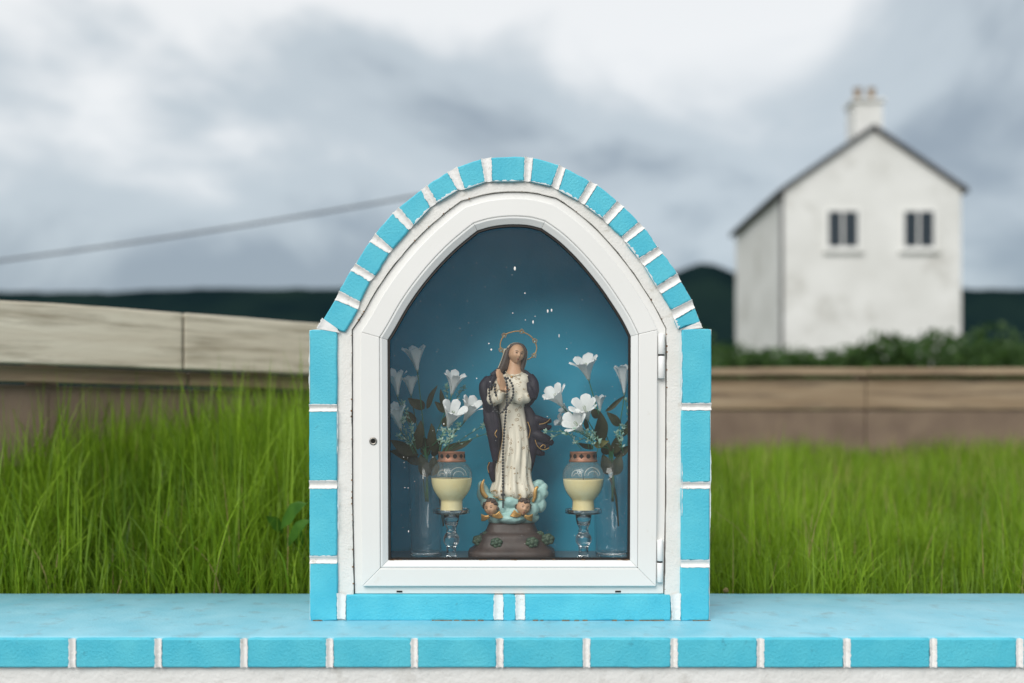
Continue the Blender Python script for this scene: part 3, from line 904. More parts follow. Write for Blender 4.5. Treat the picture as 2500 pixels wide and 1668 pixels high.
# ------------------------------------------------------------------ bouquets
def petal_mesh():
    cl = [(.11,0),(.20,.22),(.33,.45),(.48,.66),(.64,.83),(.80,.96),(.93,1.04),(1.0,1.07)]
    hw = [.60,.60,.60,.60,.56,.46,.33,.05]
    cs = crom([Vector((a,b_,h)) for (a,b_),h in zip(cl,hw)], 2)
    v = []; k = 7
    for i, c in enumerate(cs):
        for j in range(k):
            u = j/(k-1)*2-1
            a = u*c.z*1.0
            r_ = c.x*(1 + .05*(1-u*u)*0 - .07*math.cos(u*math.pi*.5)*(c.y)) ; z = c.y - .05*u*u*c.y
            v.append((r_*math.cos(a), r_*math.sin(a), z))
    f = []
    for i in range(len(cs)-1):
        for j in range(k-1):
            a = i*k+j; f.append((a,a+1,a+k+1,a+k))
    m = bpy.data.meshes.new('petal'); m.from_pydata(v,[],f); m.materials.append(M['petal'])
    m.polygons.foreach_set('use_smooth',[True]*len(m.polygons)); return m
PET = petal_mesh()
mbt = MB(); mbt.lathe([(.045,-.10),(.07,-.05),(.11,0),(.135,.12),(.17,.27),(.20,.36)], (0,0,0), 16, False, True)
THR = mbt.mesh('throat'); THR.materials.append(M['throat']); THR.polygons.foreach_set('use_smooth',[True]*len(THR.polygons))
mbs = MB()
for k in range(5):
    a = k*2*math.pi/5; mbs.tube([(.0,.0,.2),(.05*math.cos(a),.05*math.sin(a),.5),(.10*math.cos(a),.10*math.sin(a),.80)], [.012,.010,.022], 5)
STA = mbs.mesh('stamens'); STA.materials.append(M['throat'])
def bloom(root, b0, b1, wpx, y0, y1, seed):
    a = P(b0[0],b0[1],y0); m_ = P(b1[0],b1[1],y1)
    ax = m_-a; L = ax.length; q = ax.to_track_quat('Z','Y'); rad = wpx/2*sc_at((y0+y1)/2)*1.25
    mat = Matrix.Translation(a) @ q.to_matrix().to_4x4() @ Matrix.Rotation(seed*1.3,4,'Z') @ Matrix.Diagonal((rad,rad,L,1))
    o = bpy.data.objects.new('bloom', THR); col.objects.link(o); o.parent = root
    o.matrix_basis = Matrix.Translation(-WLOC[root.name]) @ mat
    for k in range(6):
        p = bpy.data.objects.new('petal', PET); col.objects.link(p); p.parent = o
        kk = .93 if k % 2 else 1.05
        p.matrix_basis = Matrix.Rotation(k*math.pi/3 + .12*nse(seed*3+k),4,'Z') @ Matrix.Rotation(R(5)*nse(seed+k*5.5),4,'Y') @ Matrix.Diagonal((kk*(1+.12*nse(seed*2+k)),kk,1+.07*nse(seed*9+k),1))
    p = bpy.data.objects.new('stamens', STA); col.objects.link(p); p.parent = o
    return a, ax.normalized()
def leaf(root, b0, b1, wpx, y0, y1, mat=None, curl=.25, seed=0):
    a = P(b0[0],b0[1],y0); t_ = P(b1[0],b1[1],y1); ax = t_-a; L = ax.length; axn = ax.normalized()
    side = axn.cross(Vector((0,-1,0.25*nse(seed*2.2)))).normalized(); up = side.cross(axn)
    if up.y > 0: up = -up
    w_ = wpx*sc_at((y0+y1)/2)/2; v = []; n = 12; f = []
    for i in range(n+1):
        u = i/n; ww = w_*(math.sin(math.pi*min(1,u**.75*.98+.02))**.8)
        c = a + ax*u + up*(curl*L*.35*math.sin(math.pi*u)) + side*(.06*L*nse(seed+u*2))
        for j in (-1,-.5,0,.5,1):
            v.append(c + side*ww*j + up*(ww*.45*abs(j)) + up*.0012*nse(seed+u*12, j*3))
    for i in range(n):
        for j in range(4): q = i*5+j; f.append((q,q+1,q+6,q+5))
    mb = MB(); mb.add(v,f); return mb.build('leaf', mat or M['leaf'], root)
def sprig(root, pts, tips, yv, seed):
    mb = MB(); P3 = [P(x,y,yv+.012*nse(seed+i)) for i,(x,y) in enumerate(pts)]
    st = crom(P3, 5); mb.tube(st, [.0010]*len(st), 5)
    o = mb.build('sprig', M['stem'], root)
    mb = MB(); rs = random.Random(seed)
    n = len(st)
    for k in range(tips):
        i = int(n*(.45+.55*k/max(1,tips-1)))-1; i = max(0,min(n-1,i))
        c = st[i]; tdir = (st[min(i+1,n-1)]-st[max(i-1,0)]).normalized()
        for _ in range(2):
            d = (tdir*.6 + Vector((rs.uniform(-1,1),rs.uniform(-1,1),rs.uniform(-.5,1)))*.9).normalized()
            l_ = rs.uniform(.010,.019); s_ = d.cross(Vector((rs.random(),rs.random(),rs.random()))).normalized()*l_*.22; q = d.cross(s_).normalized()*l_*.10
            mb.add([c, c+d*l_*.5+s_, c+d*l_, c+d*l_*.5-s_, c+d*l_*.5+q], [(0,1,4),(1,2,4),(2,3,4),(3,0,4)])
    for _ in range(6):
        c = st[-1]; d = Vector((rs.uniform(-1,1),rs.uniform(-1,.3),rs.uniform(-.5,1))).normalized(); l_ = rs.uniform(.011,.018)
        s_ = d.cross(Vector((.3,.5,.8))).normalized()*l_*.25; q = d.cross(s_).normalized()*l_*.1
        mb.add([c, c+d*l_*.5+s_, c+d*l_, c+d*l_*.5-s_, c+d*l_*.5+q], [(0,1,4),(1,2,4),(2,3,4),(3,0,4)])
    mb.build('sprig_tips', M['sprig'], o)
def stem_to(root, a, axd, vb, vh, seed):
    mouth = vb + Vector((.02*nse(seed), .015*nse(seed+5), vh+.01)); low = vb + Vector((.022*nse(seed+9), .02*nse(seed+3), vh*.55))
    L = (a-mouth).length
    pts = crom([low, mouth, mouth.lerp(a,.5)-axd*L*.12 + Vector((.012*nse(seed*4),0,0)), a-axd*.012, a+axd*.004], 6)
    mb = MB(); mb.tube(pts, .0017, 6); mb.build('flower_stem', M['stem'], root)
r3 = lambda x,y: (940+x/5.408, 820+y/5.408)
r4 = lambda x,y: (1290+x/5.408, 820+y/5.408)
left = thing('lily_bouquet', vb1, 'bunch of white fabric lilies and dark leaves in the vase left of the statue', 'artificial flowers', 'artificial lily bouquets')
right = thing('lily_bouquet', vb2, 'bunch of white fabric lilies and dark leaves in the vase right of the statue', 'artificial flowers', 'artificial lily bouquets')
LB = [(r3(425,450),r3(385,160),50,.27,.255),(r3(165,780),r3(140,480),42,.27,.25),(r3(345,770),r3(330,545),38,.30,.29),(r3(205,1230),r3(130,940),46,.25,.22),
      (r3(880,770),r3(935,500),46,.25,.23),(r3(832,1200),r3(925,945),54,.20,.155),(r3(1050,1120),r3(1170,870),48,.235,.205)]
RB = [(r4(795,570),r4(735,310),60,.25,.225),(r4(450,930),r4(320,730),54,.21,.18),(r4(785,1100),r4(722,890),58,.20,.155),(r4(710,1260),r4(585,1110),56,.185,.145),
      (r4(945,990),r4(938,800),28,.30,.295),(r4(1265,750),r4(1262,410),44,.30,.29),(r4(555,1195),r4(390,1105),30,.27,.26),(r4(540,1010),r4(440,960),26,.29,.28)]
for root, bl, vb, vh, sd in ((left,LB,vb1,vh1,1),(right,RB,vb2,vh2,40)):
    for i, (b0,b1,w_,y0,y1) in enumerate(bl):
        a, axd = bloom(root, b0, b1, w_, y0, y1, sd+i*2.37); stem_to(root, a, axd, vb, vh, sd+i*7.1)
LL = [(r3(520,960),r3(300,820),26,.30,.28),(r3(545,960),r3(690,650),14,.30,.29),(r3(780,960),r3(730,700),14,.30,.29),(r3(800,1010),r3(650,870),16,.30,.30),
      (r3(400,1150),r3(270,990),22,.29,.28),(r3(420,1500),r3(490,1110),26,.26,.25),(r3(650,1540),r3(600,1150),24,.26,.25),(r3(760,1545),r3(1160,1370),20,.24,.24),
      (r3(420,1560),r3(70,1380),30,.25,.24),(r3(440,1580),r3(60,1530),26,.27,.26),(r3(560,1590),r3(520,1330),26,.28,.27),(r3(640,1600),r3(760,1330),20,.28,.27),(r3(770,1200),r3(860,1010),16,.27,.26),
      (r3(480,1680),r3(250,1600),22,.27,.26),(r3(560,1860),r3(470,1560),30,.255,.25),(r3(620,1850),r3(660,1580),30,.255,.25)]
RL = [(r4(930,1080),r4(815,950),22,.28,.27),(r4(940,1420),r4(960,1000),34,.25,.24),(r4(1210,1190),r4(1040,1000),22,.29,.28),(r4(1020,1000),r4(1270,790),12,.30,.30),
      (r4(770,1240),r4(750,1070),12,.24,.23),(r4(1120,1560),r4(1200,1300),26,.27,.26),(r4(1040,1570),r4(1000,1380),26,.27,.26),(r4(1130,1590),r4(1340,1450),24,.28,.27),
      (r4(860,1480),r4(640,1420),14,.25,.23),(r4(1060,1830),r4(980,1560),30,.255,.25),(r4(1130,1840),r4(1220,1560),30,.255,.25),(r4(1240,1330),r4(1330,1100),18,.30,.29)]
for i, (b0,b1,w_,y0,y1) in enumerate(LL): leaf(left,b0,b1,w_,y0,y1,seed=i*3.3)
for i, (b0,b1,w_,y0,y1) in enumerate(RL): leaf(right,b0,b1,w_,y0,y1,seed=60+i*3.3)
leaf(right, r4(870,1450), r4(1065,1390), 18, .215, .20, M['leaf2'], .5, 9)
LS = [([r3(420,1560),r3(330,1100),r3(230,900)],9,.235),([r3(400,1560),r3(260,1250),r3(235,1100)],10,.225),([r3(380,1560),r3(300,1400),r3(170,1330)],10,.215),([r3(420,1540),r3(350,1350),r3(360,1230)],8,.215),
      ([r3(715,1530),r3(740,1380),r3(770,1250)],10,.17),([r3(750,1530),r3(810,1410),r3(900,1340)],11,.165),([r3(790,1530),r3(900,1300),r3(975,1180)],9,.18),([r3(800,1530),r3(860,1390),r3(850,1270)],9,.17),
      ([r3(850,1510),r3(1100,1380),r3(1345,1290)],4,.20),([r3(840,1500),r3(1050,1340),r3(1290,1190)],4,.22),([r3(880,1000),r3(960,800),r3(1050,690)],8,.28),([r3(830,900),r3(820,760),r3(800,680)],6,.28)]
RS = [([r4(800,1500),r4(760,1360),r4(620,1410)],9,.165),([r4(840,1500),r4(800,1330),r4(610,1260)],12,.16),([r4(850,1510),r4(850,1380),r4(765,1280)],10,.165),([r4(900,1560),r4(930,1400),r4(850,1290)],10,.18),
      ([r4(700,1500),r4(500,1280),r4(230,1270)],7,.17),([r4(640,1330),r4(450,1290),r4(330,1340)],4,.18),([r4(1255,1560),r4(1230,1400),r4(1245,1200)],12,.22),([r4(1230,1500),r4(1190,1380),r4(1160,1290)],8,.22),
      ([r4(1290,1500),r4(1330,1200),r4(1280,860)],7,.30),([r4(950,1100),r4(900,960),r4(850,870)],8,.27),([r4(690,1240),r4(650,1180),r4(560,1230)],3,.19)]
for i, (p_, n_, y_) in enumerate(LS): sprig(left, p_, n_, y_, 10+i)
for i, (p_, n_, y_) in enumerate(RS): sprig(right, p_, n_, y_, 50+i)
# the main stalk of each bunch standing in the vase
for root, pts in ((left,[(1068,1180),(1076,1230),(1083,1285)]),(right,[(1490,1165),(1503,1210),(1510,1285)])):
    p3 = crom([P(x,y,VY) for x,y in pts], 6); mb = MB(); mb.tube(p3, [lerp(.006,.002,i/len(p3)) for i in range(len(p3))], 7); mb.build('stalk', M['leaf'], root)

# ------------------------------------------------------------------ statue
SY = 0.215
ss = sc_at(SY)
q1 = lambda x,y: (1110+x/5.6, 780+y/5.6)
q2 = lambda x,y: (1110+x/4.611, 1040+y/4.611)
def S(px, py, dy=0.0): 
    p = P(px,py,SY); p.y += dy*ss; return p     # dy in pixels, keeps the outline
statue = thing('statue', (S(1250,1300).x, SY, SHELF_Z), 'painted plaster statue of a praying woman in cream dress and dark blue mantle', 'statue')
# plinth: rounded octagonal tiers
def tier(mb, zs):
    n = 48; v = []
    for (py, rx, ry) in zs:
        for k in range(n):
            a = 2*math.pi*k/n
            c_, s_ = math.cos(a), math.sin(a); e_ = 2.0/3.2
            x = rx*math.copysign(abs(c_)**e_, c_); y = ry*math.copysign(abs(s_)**e_, s_)
            p = S(1249, py); v.append((p.x+x*ss, SY+y*ss, p.z))
    f = []
    for i in range(len(zs)-1):
        for k in range(n): f.append((i*n+k,i*n+(k+1)%n,(i+1)*n+(k+1)%n,(i+1)*n+k))
    f.append(tuple(range(n-1,-1,-1))); f.append(tuple((len(zs)-1)*n+k for k in range(n)))
    mb.add(v,f)
zfloor = HOR + (CAM_Z-SHELF_Z)/ss
mb = MB()
tier(mb, [(zfloor-.5,106,72),(1346,106,72),(1341,104,70),(1337,98,66),(1333,92,62),(1326,86,58),(1318,82,55),(1310,80,54),(1304,78,52),(1300,70,47),(1297,66,44),(1294,63,42),(1280,57,40),(1275,55,38)])
mb.build('plinth', M['plinth'], statue)
for (px,py,dy,r_) in ((1170,1316,-30,17),(1213,1319,-54,16),(1298,1318,-54,17),(1336,1313,-32,18),(1186,1302,-24,9),(1318,1301,-24,10)):
    c = S(px,py,dy); mb = MB()
    for k in range(6):
        a = k*math.pi/3+.3; mb.ball(c+Vector((math.cos(a)*r_*.55*ss,-2*ss,math.sin(a)*r_*.45*ss)), (r_*.42*ss,r_*.35*ss,r_*.36*ss), 10, 7)
    mb.ball(c+Vector((0,-5*ss,0)), r_*.34*ss, 10, 7); mb.ball(c, (r_*.9*ss,r_*.5*ss,r_*.75*ss), 12, 8)
    mb.build('rosette', M['rosette'], statue)
# cloud
mb = MB(); rs = random.Random(3)
def fn(d): return 1+.10*nse(d.x*2.2,d.y*2.2,d.z*2.2)
for (px,py,dy,rx,rz) in ((1250,1245,0,58,36),(1215,1255,-14,26,24),(1285,1255,-14,26,24),(1250,1262,-18,40,16),(1180,1205,-4,16,22),(1176,1186,-2,10,12),(1195,1225,-12,22,22),(1306,1215,-4,24,22),(1322,1205,-2,17,15),(1328,1190,0,10,11),(1316,1180,4,14,9),(1305,1190,4,16,14),(1318,1232,-6,16,20),(1300,1262,-10,16,14),(1250,1222,-24,30,18),(1225,1238,-26,18,18),(1262,1250,-28,22,18),(1204,1266,-10,14,12),(1300,1242,-20,16,18)):
    mb.ball(S(px,py,dy), (rx*ss,rx*.8*ss if rx<40 else 38*ss,rz*ss), 18, 12, fn=fn)
mb.build('cloud_base', M['cloud'], statue, remesh=.0022, smooth_it=3)
# crescent horns
for pts, rr in (([(1183,1169),(1178,1180),(1177,1192),(1181,1204),(1190,1214)],[1.2,4.2,5.6,6,5]),([(1314,1188),(1309,1190),(1306,1200),(1305,1212),(1300,1224)],[2.2,4,4.8,4.6,3.6])):
    p3 = crom([S(x,y,-26) for x,y in pts],5); rad = np.interp(np.linspace(0,1,len(p3)), np.linspace(0,1,len(rr)), rr)*ss
    mb = MB(); mb.tube(p3, list(rad), 10); mb.build('crescent_horn', M['gold'], statue)

# head shape, used for the figure and the cherubs (front is -Y)
def head_pt(az, el):
    d = Vector((math.sin(az)*math.cos(el), -math.cos(az)*math.cos(el), math.sin(el)))
    p = Vector((d.x*.80, d.y*.92, d.z*1.06))
    fr = max(0, math.cos(az))*math.cos(el)
    jaw = sstep(-.15,-1.1,el)
    p.x *= 1 - .34*jaw; p.y *= 1 - .14*jaw*(1 if d.y < 0 else .2)
    G = lambda a,e_,sa,se: math.exp(-((az-a)/sa)**2-((el-e_)/se)**2)
    out = .0
    out += .22*G(0,-.17,.115,.13) + .13*G(0,.02,.085,.20)          # nose
    out += .06*G(0,-.56,.20,.09) + .035*G(0,-.40,.26,.05)         # lips
    out += .11*G(0,-.92,.30,.17)                                    # chin
    out -= .085*(G(.36,.10,.19,.11)+G(-.36,.10,.19,.11))            # sockets
    out += .05*(G(.36,.09,.11,.065)+G(-.36,.09,.11,.065))           # lids
    out += .045*(G(.34,.30,.22,.07)+G(-.34,.30,.22,.07))            # brow
    out += .05*(G(.55,-.22,.24,.22)+G(-.55,-.22,.24,.22))           # cheeks
    return p + Vector((d.x*.35, d.y, d.z*.3))*out
def head_mesh(mb, mat, nu=72, nv=48):
    v = [mat @ head_pt(0,-math.pi/2)]; f = []
    for i in range(1,nv):
        el_ = -math.pi/2+math.pi*i/nv
        for j in range(nu): v.append(mat @ head_pt(2*math.pi*j/nu, el_) if True else None)
    # wrap azimuth into -pi..pi so the bumps sit in front
    v = [mat @ head_pt(0,-math.pi/2)]
    for i in range(1,nv):
        el_ = -math.pi/2+math.pi*i/nv
        for j in range(nu):
            az = 2*math.pi*j/nu
            if az > math.pi: az -= 2*math.pi
            v.append(mat @ head_pt(az, el_))
    v.append(mat @ head_pt(0,math.pi/2))
    for j in range(nu): f.append((0,1+(j+1)%nu,1+j))
    for i in range(nv-2):
        for j in range(nu):
            a = 1+i*nu+j; b_ = 1+i*nu+(j+1)%nu; f.append((a,b_,b_+nu,a+nu))
    t_ = len(v)-1; o = 1+(nv-2)*nu
    for j in range(nu): f.append((o+j,o+(j+1)%nu,t_))
    mb.add(v,f)
def face_paint(mat, parent, sc, child=False):
    for s_ in (-1,1):
        mb = MB(); c = mat @ (head_pt(.35*s_,.085)*1.0); mb.ball(c,(.085*sc,.05*sc,.045*sc),10,7, rot=mat.to_3x3().normalized()); mb.build('eye', M['eye'], parent)
        mb = MB(); pts = [mat @ (head_pt((.17+.09*k)*s_, .27+.05*math.sin(k/5*math.pi))*1.012) for k in range(6)]; mb.tube(pts, [.012*sc,.02*sc,.024*sc,.024*sc,.018*sc,.008*sc], 6); mb.build('eyebrow', M['hair'], parent)
        mb = MB(); pts = [mat @ (head_pt((.20+.06*k)*s_, .10+.055*math.sin(k/5*math.pi))*1.03) for k in range(6)]; mb.tube(pts, .014*sc, 6); mb.build('eyelid', M['hair'], parent)
    mb = MB()
    pts = [mat @ (head_pt(-.20+.05*k, -.47-.02*abs(k-4)/4)*1.03) for k in range(9)]; mb.tube(pts,[.01*sc,.022*sc,.032*sc,.036*sc,.03*sc,.036*sc,.032*sc,.022*sc,.01*sc],6)
    pts = [mat @ (head_pt(-.15+.0375*k, -.565)*1.03) for k in range(9)]; mb.tube(pts,[.01*sc,.024*sc,.034*sc,.04*sc,.042*sc,.04*sc,.034*sc,.024*sc,.01*sc],6)
    mb.build('lips', M['lip'], parent)

hc = S(1261,866,-14)
HS = 22.5*ss
HM = Matrix.Translation(hc) @ Matrix.Rotation(R(20),4,'Z') @ Matrix.Rotation(R(9),4,'Y') @ Matrix.Rotation(R(5),4,'X') @ Matrix.Diagonal((HS*1.05,HS,HS,1))
mb = MB(); head_mesh(mb, HM); head = mb.build('head', M['skin'], statue)
face_paint(HM, head, HS)
mb = MB(); mb.tube([S(1259,870,-6),S(1257,890,-7),S(1256,903,-6),S(1256,920,-6),S(1257,932,-6)], [14*ss,15*ss,17*ss,26*ss,31*ss], 20, sq=.75); mb.build('neck', M['skin'], statue)
# hair: cap behind the face, long locks on both sides
mb = MB()
mb.ball(S(1260.5,862,3), (24*ss,23*ss,24*ss), 24, 16)
for pts, rr in (([(1240,856),(1236,872),(1231,888),(1224,902),(1215,914)],[7,8.5,9,8,4]),([(1243,850),(1240,870),(1237,888),(1233,903)],[6,6,7,5]),([(1282,856),(1281.5,872),(1277,888),(1275,902),(1279,914)],[4.5,5,6,6,4]),([(1246,847),(1260,842),(1275,846),(1283,858)],[5,5,5,4.5])):
    p3 = crom([S(x,y,-9) for x,y in pts],5); rad = np.interp(np.linspace(0,1,len(p3)), np.linspace(0,1,len(rr)), rr)*ss
    mb.tube(p3, list(rad), 10)
mb.build('hair', M['hair'], statue, remesh=.0014, smooth_it=2)
mb = MB()
mb.ball(S(1260.5,862,10), (27.5*ss,22*ss,27*ss), 28, 16)
for pts, rr in (([(1237,852),(1233,870),(1227,888),(1219,903)],[7,7,7.5,6]),([(1284,856),(1283,874),(1279,890),(1277,900)],[4.5,4.5,5,4])):
    p3 = crom([S(x,y,6) for x,y in pts],5); rad = np.interp(np.linspace(0,1,len(p3)), np.linspace(0,1,len(rr)), rr)*ss; mb.tube(p3, list(rad), 10)
mb.build('veil', M['veil'], statue, remesh=.0016, smooth_it=2)

# dress
DR = [(908,1240,1277,-6),(914,1232,1286,-6),(921,1218,1298,-4),(930,1208,1303,-3),(945,1205,1301,-3),(960,1210,1294,-4),(975,1214,1287,-5),(988,1217,1281,-5),(1000,1218,1281,-5),(1015,1220,1283,-5),(1030,1223,1286,-5),(1060,1226,1291,-4),(1090,1224,1294,-4),(1110,1219,1295,-4),(1127,1214,1296,-4),(1145,1211,1296,-4),(1160,1208,1297,-4),(1175,1205,1300,-4),(1187,1201,1305,-4),(1197,1198,1309,-4),(1206,1200,1310,-5),(1214,1207,1306,-6),(1221,1218,1296,-6)]
rowz = crom([Vector((r_[0],r_[1],r_[2])) for r_ in DR], 3); nD = 96; v = []
for i, r_ in enumerate(rowz):
    py, xl, xr = r_.x, r_.y, r_.z; cx = (xl+xr)/2; rx = (xr-xl)/2; amp = lerp(.012, .095, sstep(985,1130,py)); ry = rx*lerp(.62,.78,sstep(900,1150,py))
    kn = 9*math.exp(-((py-1098)/34)**2)
    for k in range(nD):
        a = 2*math.pi*k/nD; front = max(0,-math.sin(a))
        ph = (py-1000)*.012
        fold = amp*(math.sin(9*a+ph*1.6+1.2*math.sin(2*a+ph)) + .55*math.sin(17*a-ph*2.1+.7) + .25*math.sin(31*a+ph))
        fold += .028*sstep(985,925,py)*math.sin(14*a+py*.03)
        side = 1+fold*(.35+.65*front)
        x = cx + rx*math.cos(a)*(1+fold*.35); dy = -5 + ry*math.sin(a)*side
        dy -= kn*front**3*math.exp(-((x-1242)/16)**2)
        zz = py + (3.5*math.sin(5*a+1)*sstep(1185,1221,py))
        v.append(S(x, zz, dy))
f = []
nr = len(rowz)
for i in range(nr-1):
    for k in range(nD): f.append((i*nD+k,i*nD+(k+1)%nD,(i+1)*nD+(k+1)%nD,(i+1)*nD+k))
f.append(tuple(range(nD))); f.append(tuple((nr-1)*nD+k for k in range(nD-1,-1,-1)))
mb = MB(); mb.add(v,f); dress = mb.build('dress', M['dress'], statue)
# sleeves
mb = MB()
for pts, rr in (([(1206,932,-8),(1199,952,-16),(1203,974,-26),(1216,972,-36),(1226,956,-44)],[15,16,17,15,9]),([(1288,930,-6),(1288,950,-14),(1284,970,-26),(1270,974,-36),(1252,968,-42),(1241,957,-46)],[12,14,14,14,12,8])):
    p3 = crom([S(*p) for p in pts],5); rad = np.interp(np.linspace(0,1,len(p3)), np.linspace(0,1,len(rr)), rr)*ss
    rad = [r_*(1+.07*math.sin(i*1.3)) for i, r_ in enumerate(rad)]
    mb.tube(p3, rad, 18)
mb.ball(S(1266,956,-27),(25*ss,15*ss,30*ss),20,14); mb.ball(S(1251,960,-30),(17*ss,13*ss,26*ss),20,14)
mb.build('sleeves', M['dress'], statue, remesh=.002, smooth_it=4)
# collar edge, belt and cuffs in gold line
def trim(pts, w_, mat='gold', name='gold_trim', sub=6):
    p3 = crom([S(*p) for p in pts], sub); mb = MB(); mb.tube(p3, w_*ss, 6); return mb.build(name, M[mat], statue)
trim([(1234,908,-16),(1242,916,-26),(1254,920,-31),(1266,917,-29),(1274,909,-20)], .8, 'veil', 'collar_edge')
mb = MB(); mb.ball(S(1249,922,-33),(3.2*ss,2.2*ss,2.6*ss),10,7); mb.build('brooch', M['gold'], statue)
trim([(1252,945,-33),(1262,943,-34),(1272,946,-30),(1280,952,-24)], .7, 'hair', 'bodice_seam')
trim([(1248,983,-31),(1262,987,-31),(1276,985,-24)], .8, 'hair', 'waist_seam')
trim([(1282,934,-18),(1284,925,-17),(1289,918,-14)], .8)
trim([(1228,1044,-22),(1226,1078,-26),(1218,1115,-28),(1213,1150,-26)], .5, 'gold')
trim([(1218,1216,-36),(1232,1218,-42),(1250,1219,-44),(1264,1217,-43),(1272,1208,-42),(1262,1204,-43),(1260,1211,-44),(1270,1216,-44),(1283,1207,-38),(1292,1213,-34)], 1.1, 'gold', 'hem_trim')
trim([(1199,1200,-20),(1207,1196,-30),(1218,1199,-37),(1222,1206,-38),(1214,1212,-36),(1204,1209,-30)], 1.1, 'gold', 'hem_trim')
# hands, palms together, fingers pointing up
def hand(side):
    mb = MB()
    ox = 1.7*side
    base = Vector((1231+ox, 956)); tip = Vector((1217+ox*.9, 905))
    def hp(u, w_, dy): # along the hand, across (towards the chest), depth
        p = base.lerp(tip,u); return S(p.x + .80*w_, p.y+.18*w_, -50+dy + .55*w_)
    p3 = [hp(0,0,0),hp(.15,0,0),hp(.32,0,0),hp(.48,0,0)]
    rad = [6.2*ss,7.6*ss,8.0*ss,7.0*ss]
    # palm: flattened tube, thin across x
    v = []; n = 16; f = []
    for i, (p, r_) in enumerate(zip(p3, rad)):
        for k in range(n):
            a = 2*math.pi*k/n; u_ = math.cos(a)*r_*.42; w2 = math.sin(a)*r_*1.25; v.append(p+Vector((u_*.57+w2*.82, w2*.57-u_*.82, -.15*w2)))
    for i in range(3):
        for k in range(n): f.append((i*n+k,i*n+(k+1)%n,(i+1)*n+(k+1)%n,(i+1)*n+k))
    f.append(tuple(range(n-1,-1,-1))); f.append(tuple(3*n+k for k in range(n))); mb.add(v,f)
    for k, (w_, ln) in enumerate(((-6.4,.86),(-2.2,.98),(2.0,1.0),(6.0,.84))):
        pts = [hp(.36,w_,0), hp(lerp(.42,ln,.45),w_*1.02,-.6), hp(lerp(.42,ln,.8),w_*.98,0), hp(ln,w_*.92,.6)]
        p4 = crom(pts,4); mb.tube(p4, [lerp(2.5,1.6,i/len(p4))*ss for i in range(len(p4))], 8)
        mb.ball(p4[-1], 1.6*ss, 8, 6)
    pts = crom([hp(.10,-5,0), hp(.28,-8.6,-1), hp(.44,-9.2,-1), hp(.56,-7.4,0)],4); mb.tube(pts,[lerp(2.5,1.6,i/len(pts))*ss for i in range(len(pts))],8); mb.ball(pts[-1],1.6*ss,8,6)
    return mb.build('hand', M['skin'], statue, remesh=.0011, smooth_it=1)
hand(-1); hand(1)
mb = MB(); mb.tube([S(1227,954,-44),S(1229,948,-48)],[7.5*ss,6.2*ss],14); mb.tube([S(1241,957,-46),S(1232,950,-49)],[6.5*ss,5.6*ss],14); mb.build('wrists', M['skin'], statue)

# mantle: shell behind the dress plus folds over the arms and the flying corner
ML = [(900,1226,1276),(908,1214,1284),(915,1198,1293),(923,1182,1302),(933,1175,1309),(948,1173,1313),(965,1175,1311),(982,1180,1304),(996,1182,1292),(1012,1181,1300),(1030,1180,1316),(1050,1187,1318),(1075,1194,1316),(1100,1200,1313),(1118,1205,1308),(1135,1198,1304),(1150,1195,1299),(1170,1200,1294),(1188,1207,1288)]
rowz = crom([Vector(r_) for r_ in ML], 3); nM = 72; v = []
for r_ in rowz:
    py, xl, xr = r_.x, r_.y, r_.z; cx = (xl+xr)/2; rx = (xr-xl)/2
    for k in range(nM):
        a = 2*math.pi*k/nM; s_ = math.sin(a); wv = .05*math.sin(7*a+py*.035)+.035*math.sin(13*a-py*.05)
        dy = 10 + (26 if s_ > 0 else 9)*s_*(1+wv*2)
        v.append(S(cx+rx*math.cos(a)*(1+wv*.5*abs(s_)), py, dy))
f = []
nr = len(rowz)
for i in range(nr-1):
    for k in range(nM): f.append((i*nM+k,i*nM+(k+1)%nM,(i+1)*nM+(k+1)%nM,(i+1)*nM+k))
f.append(tuple(range(nM))); f.append(tuple((nr-1)*nM+k for k in range(nM-1,-1,-1)))
mb = MB(); mb.add(v,f)
def cloth(pts, rr, sq=.6):
    p3 = crom([S(*p) for p in pts],6); rad = np.interp(np.linspace(0,1,len(p3)), np.linspace(0,1,len(rr)), rr)*ss; mb.tube(p3, list(rad), 14, sq=sq)
cloth([(1228,898,-6),(1214,910,-8),(1202,920,-10)],[6,9,9])                 # over the shoulders
cloth([(1280,905,-6),(1292,917,-8),(1300,928,-10)],[4,6,7])
cloth([(1196,926,-12),(1185,942,-18),(1186,962,-22),(1192,984,-24),(1196,1005,-22)],[12,15,15,13,9],.9)   # over her right arm
cloth([(1207,922,-20),(1200,938,-28),(1199,956,-32)],[7,6,5],.9)
cloth([(1191,985,-14),(1196,1020,-20),(1203,1055,-22),(1208,1095,-20),(1210,1125,-16)],[14,15,15,12,7],.7)
cloth([(1206,990,-24),(1211,1025,-26),(1214,1060,-26),(1212,1085,-22)],[6,8,8,5],.8)
cloth([(1200,1128,-12),(1200,1150,-14),(1206,1176,-14)],[9,9,5],.8)
cloth([(1294,918,-18),(1302,936,-28),(1303,956,-30),(1300,976,-26)],[8,12,13,9],.9)                        # over her left arm
cloth([(1290,936,-30),(1294,954,-38),(1301,974,-36)],[5,8,8],.9)
cloth([(1284,992,-8),(1294,1012,-10),(1300,1036,-12),(1302,1064,-10),(1300,1096,-8),(1298,1130,-6)],[8,12,15,14,11,7],.7)
cloth([(1296,1020,-8),(1312,1024,-12),(1330,1028,-10),(1346,1028,-4)],[9,10,8,4],.8)                      # flying corner
cloth([(1300,1038,-6),(1320,1042,-10),(1338,1044,-6),(1346,1040,0)],[10,9,7,3],.8)
cloth([(1300,1058,-10),(1318,1066,-14),(1336,1074,-12),(1349,1084,-6)],[13,13,11,6],.8)
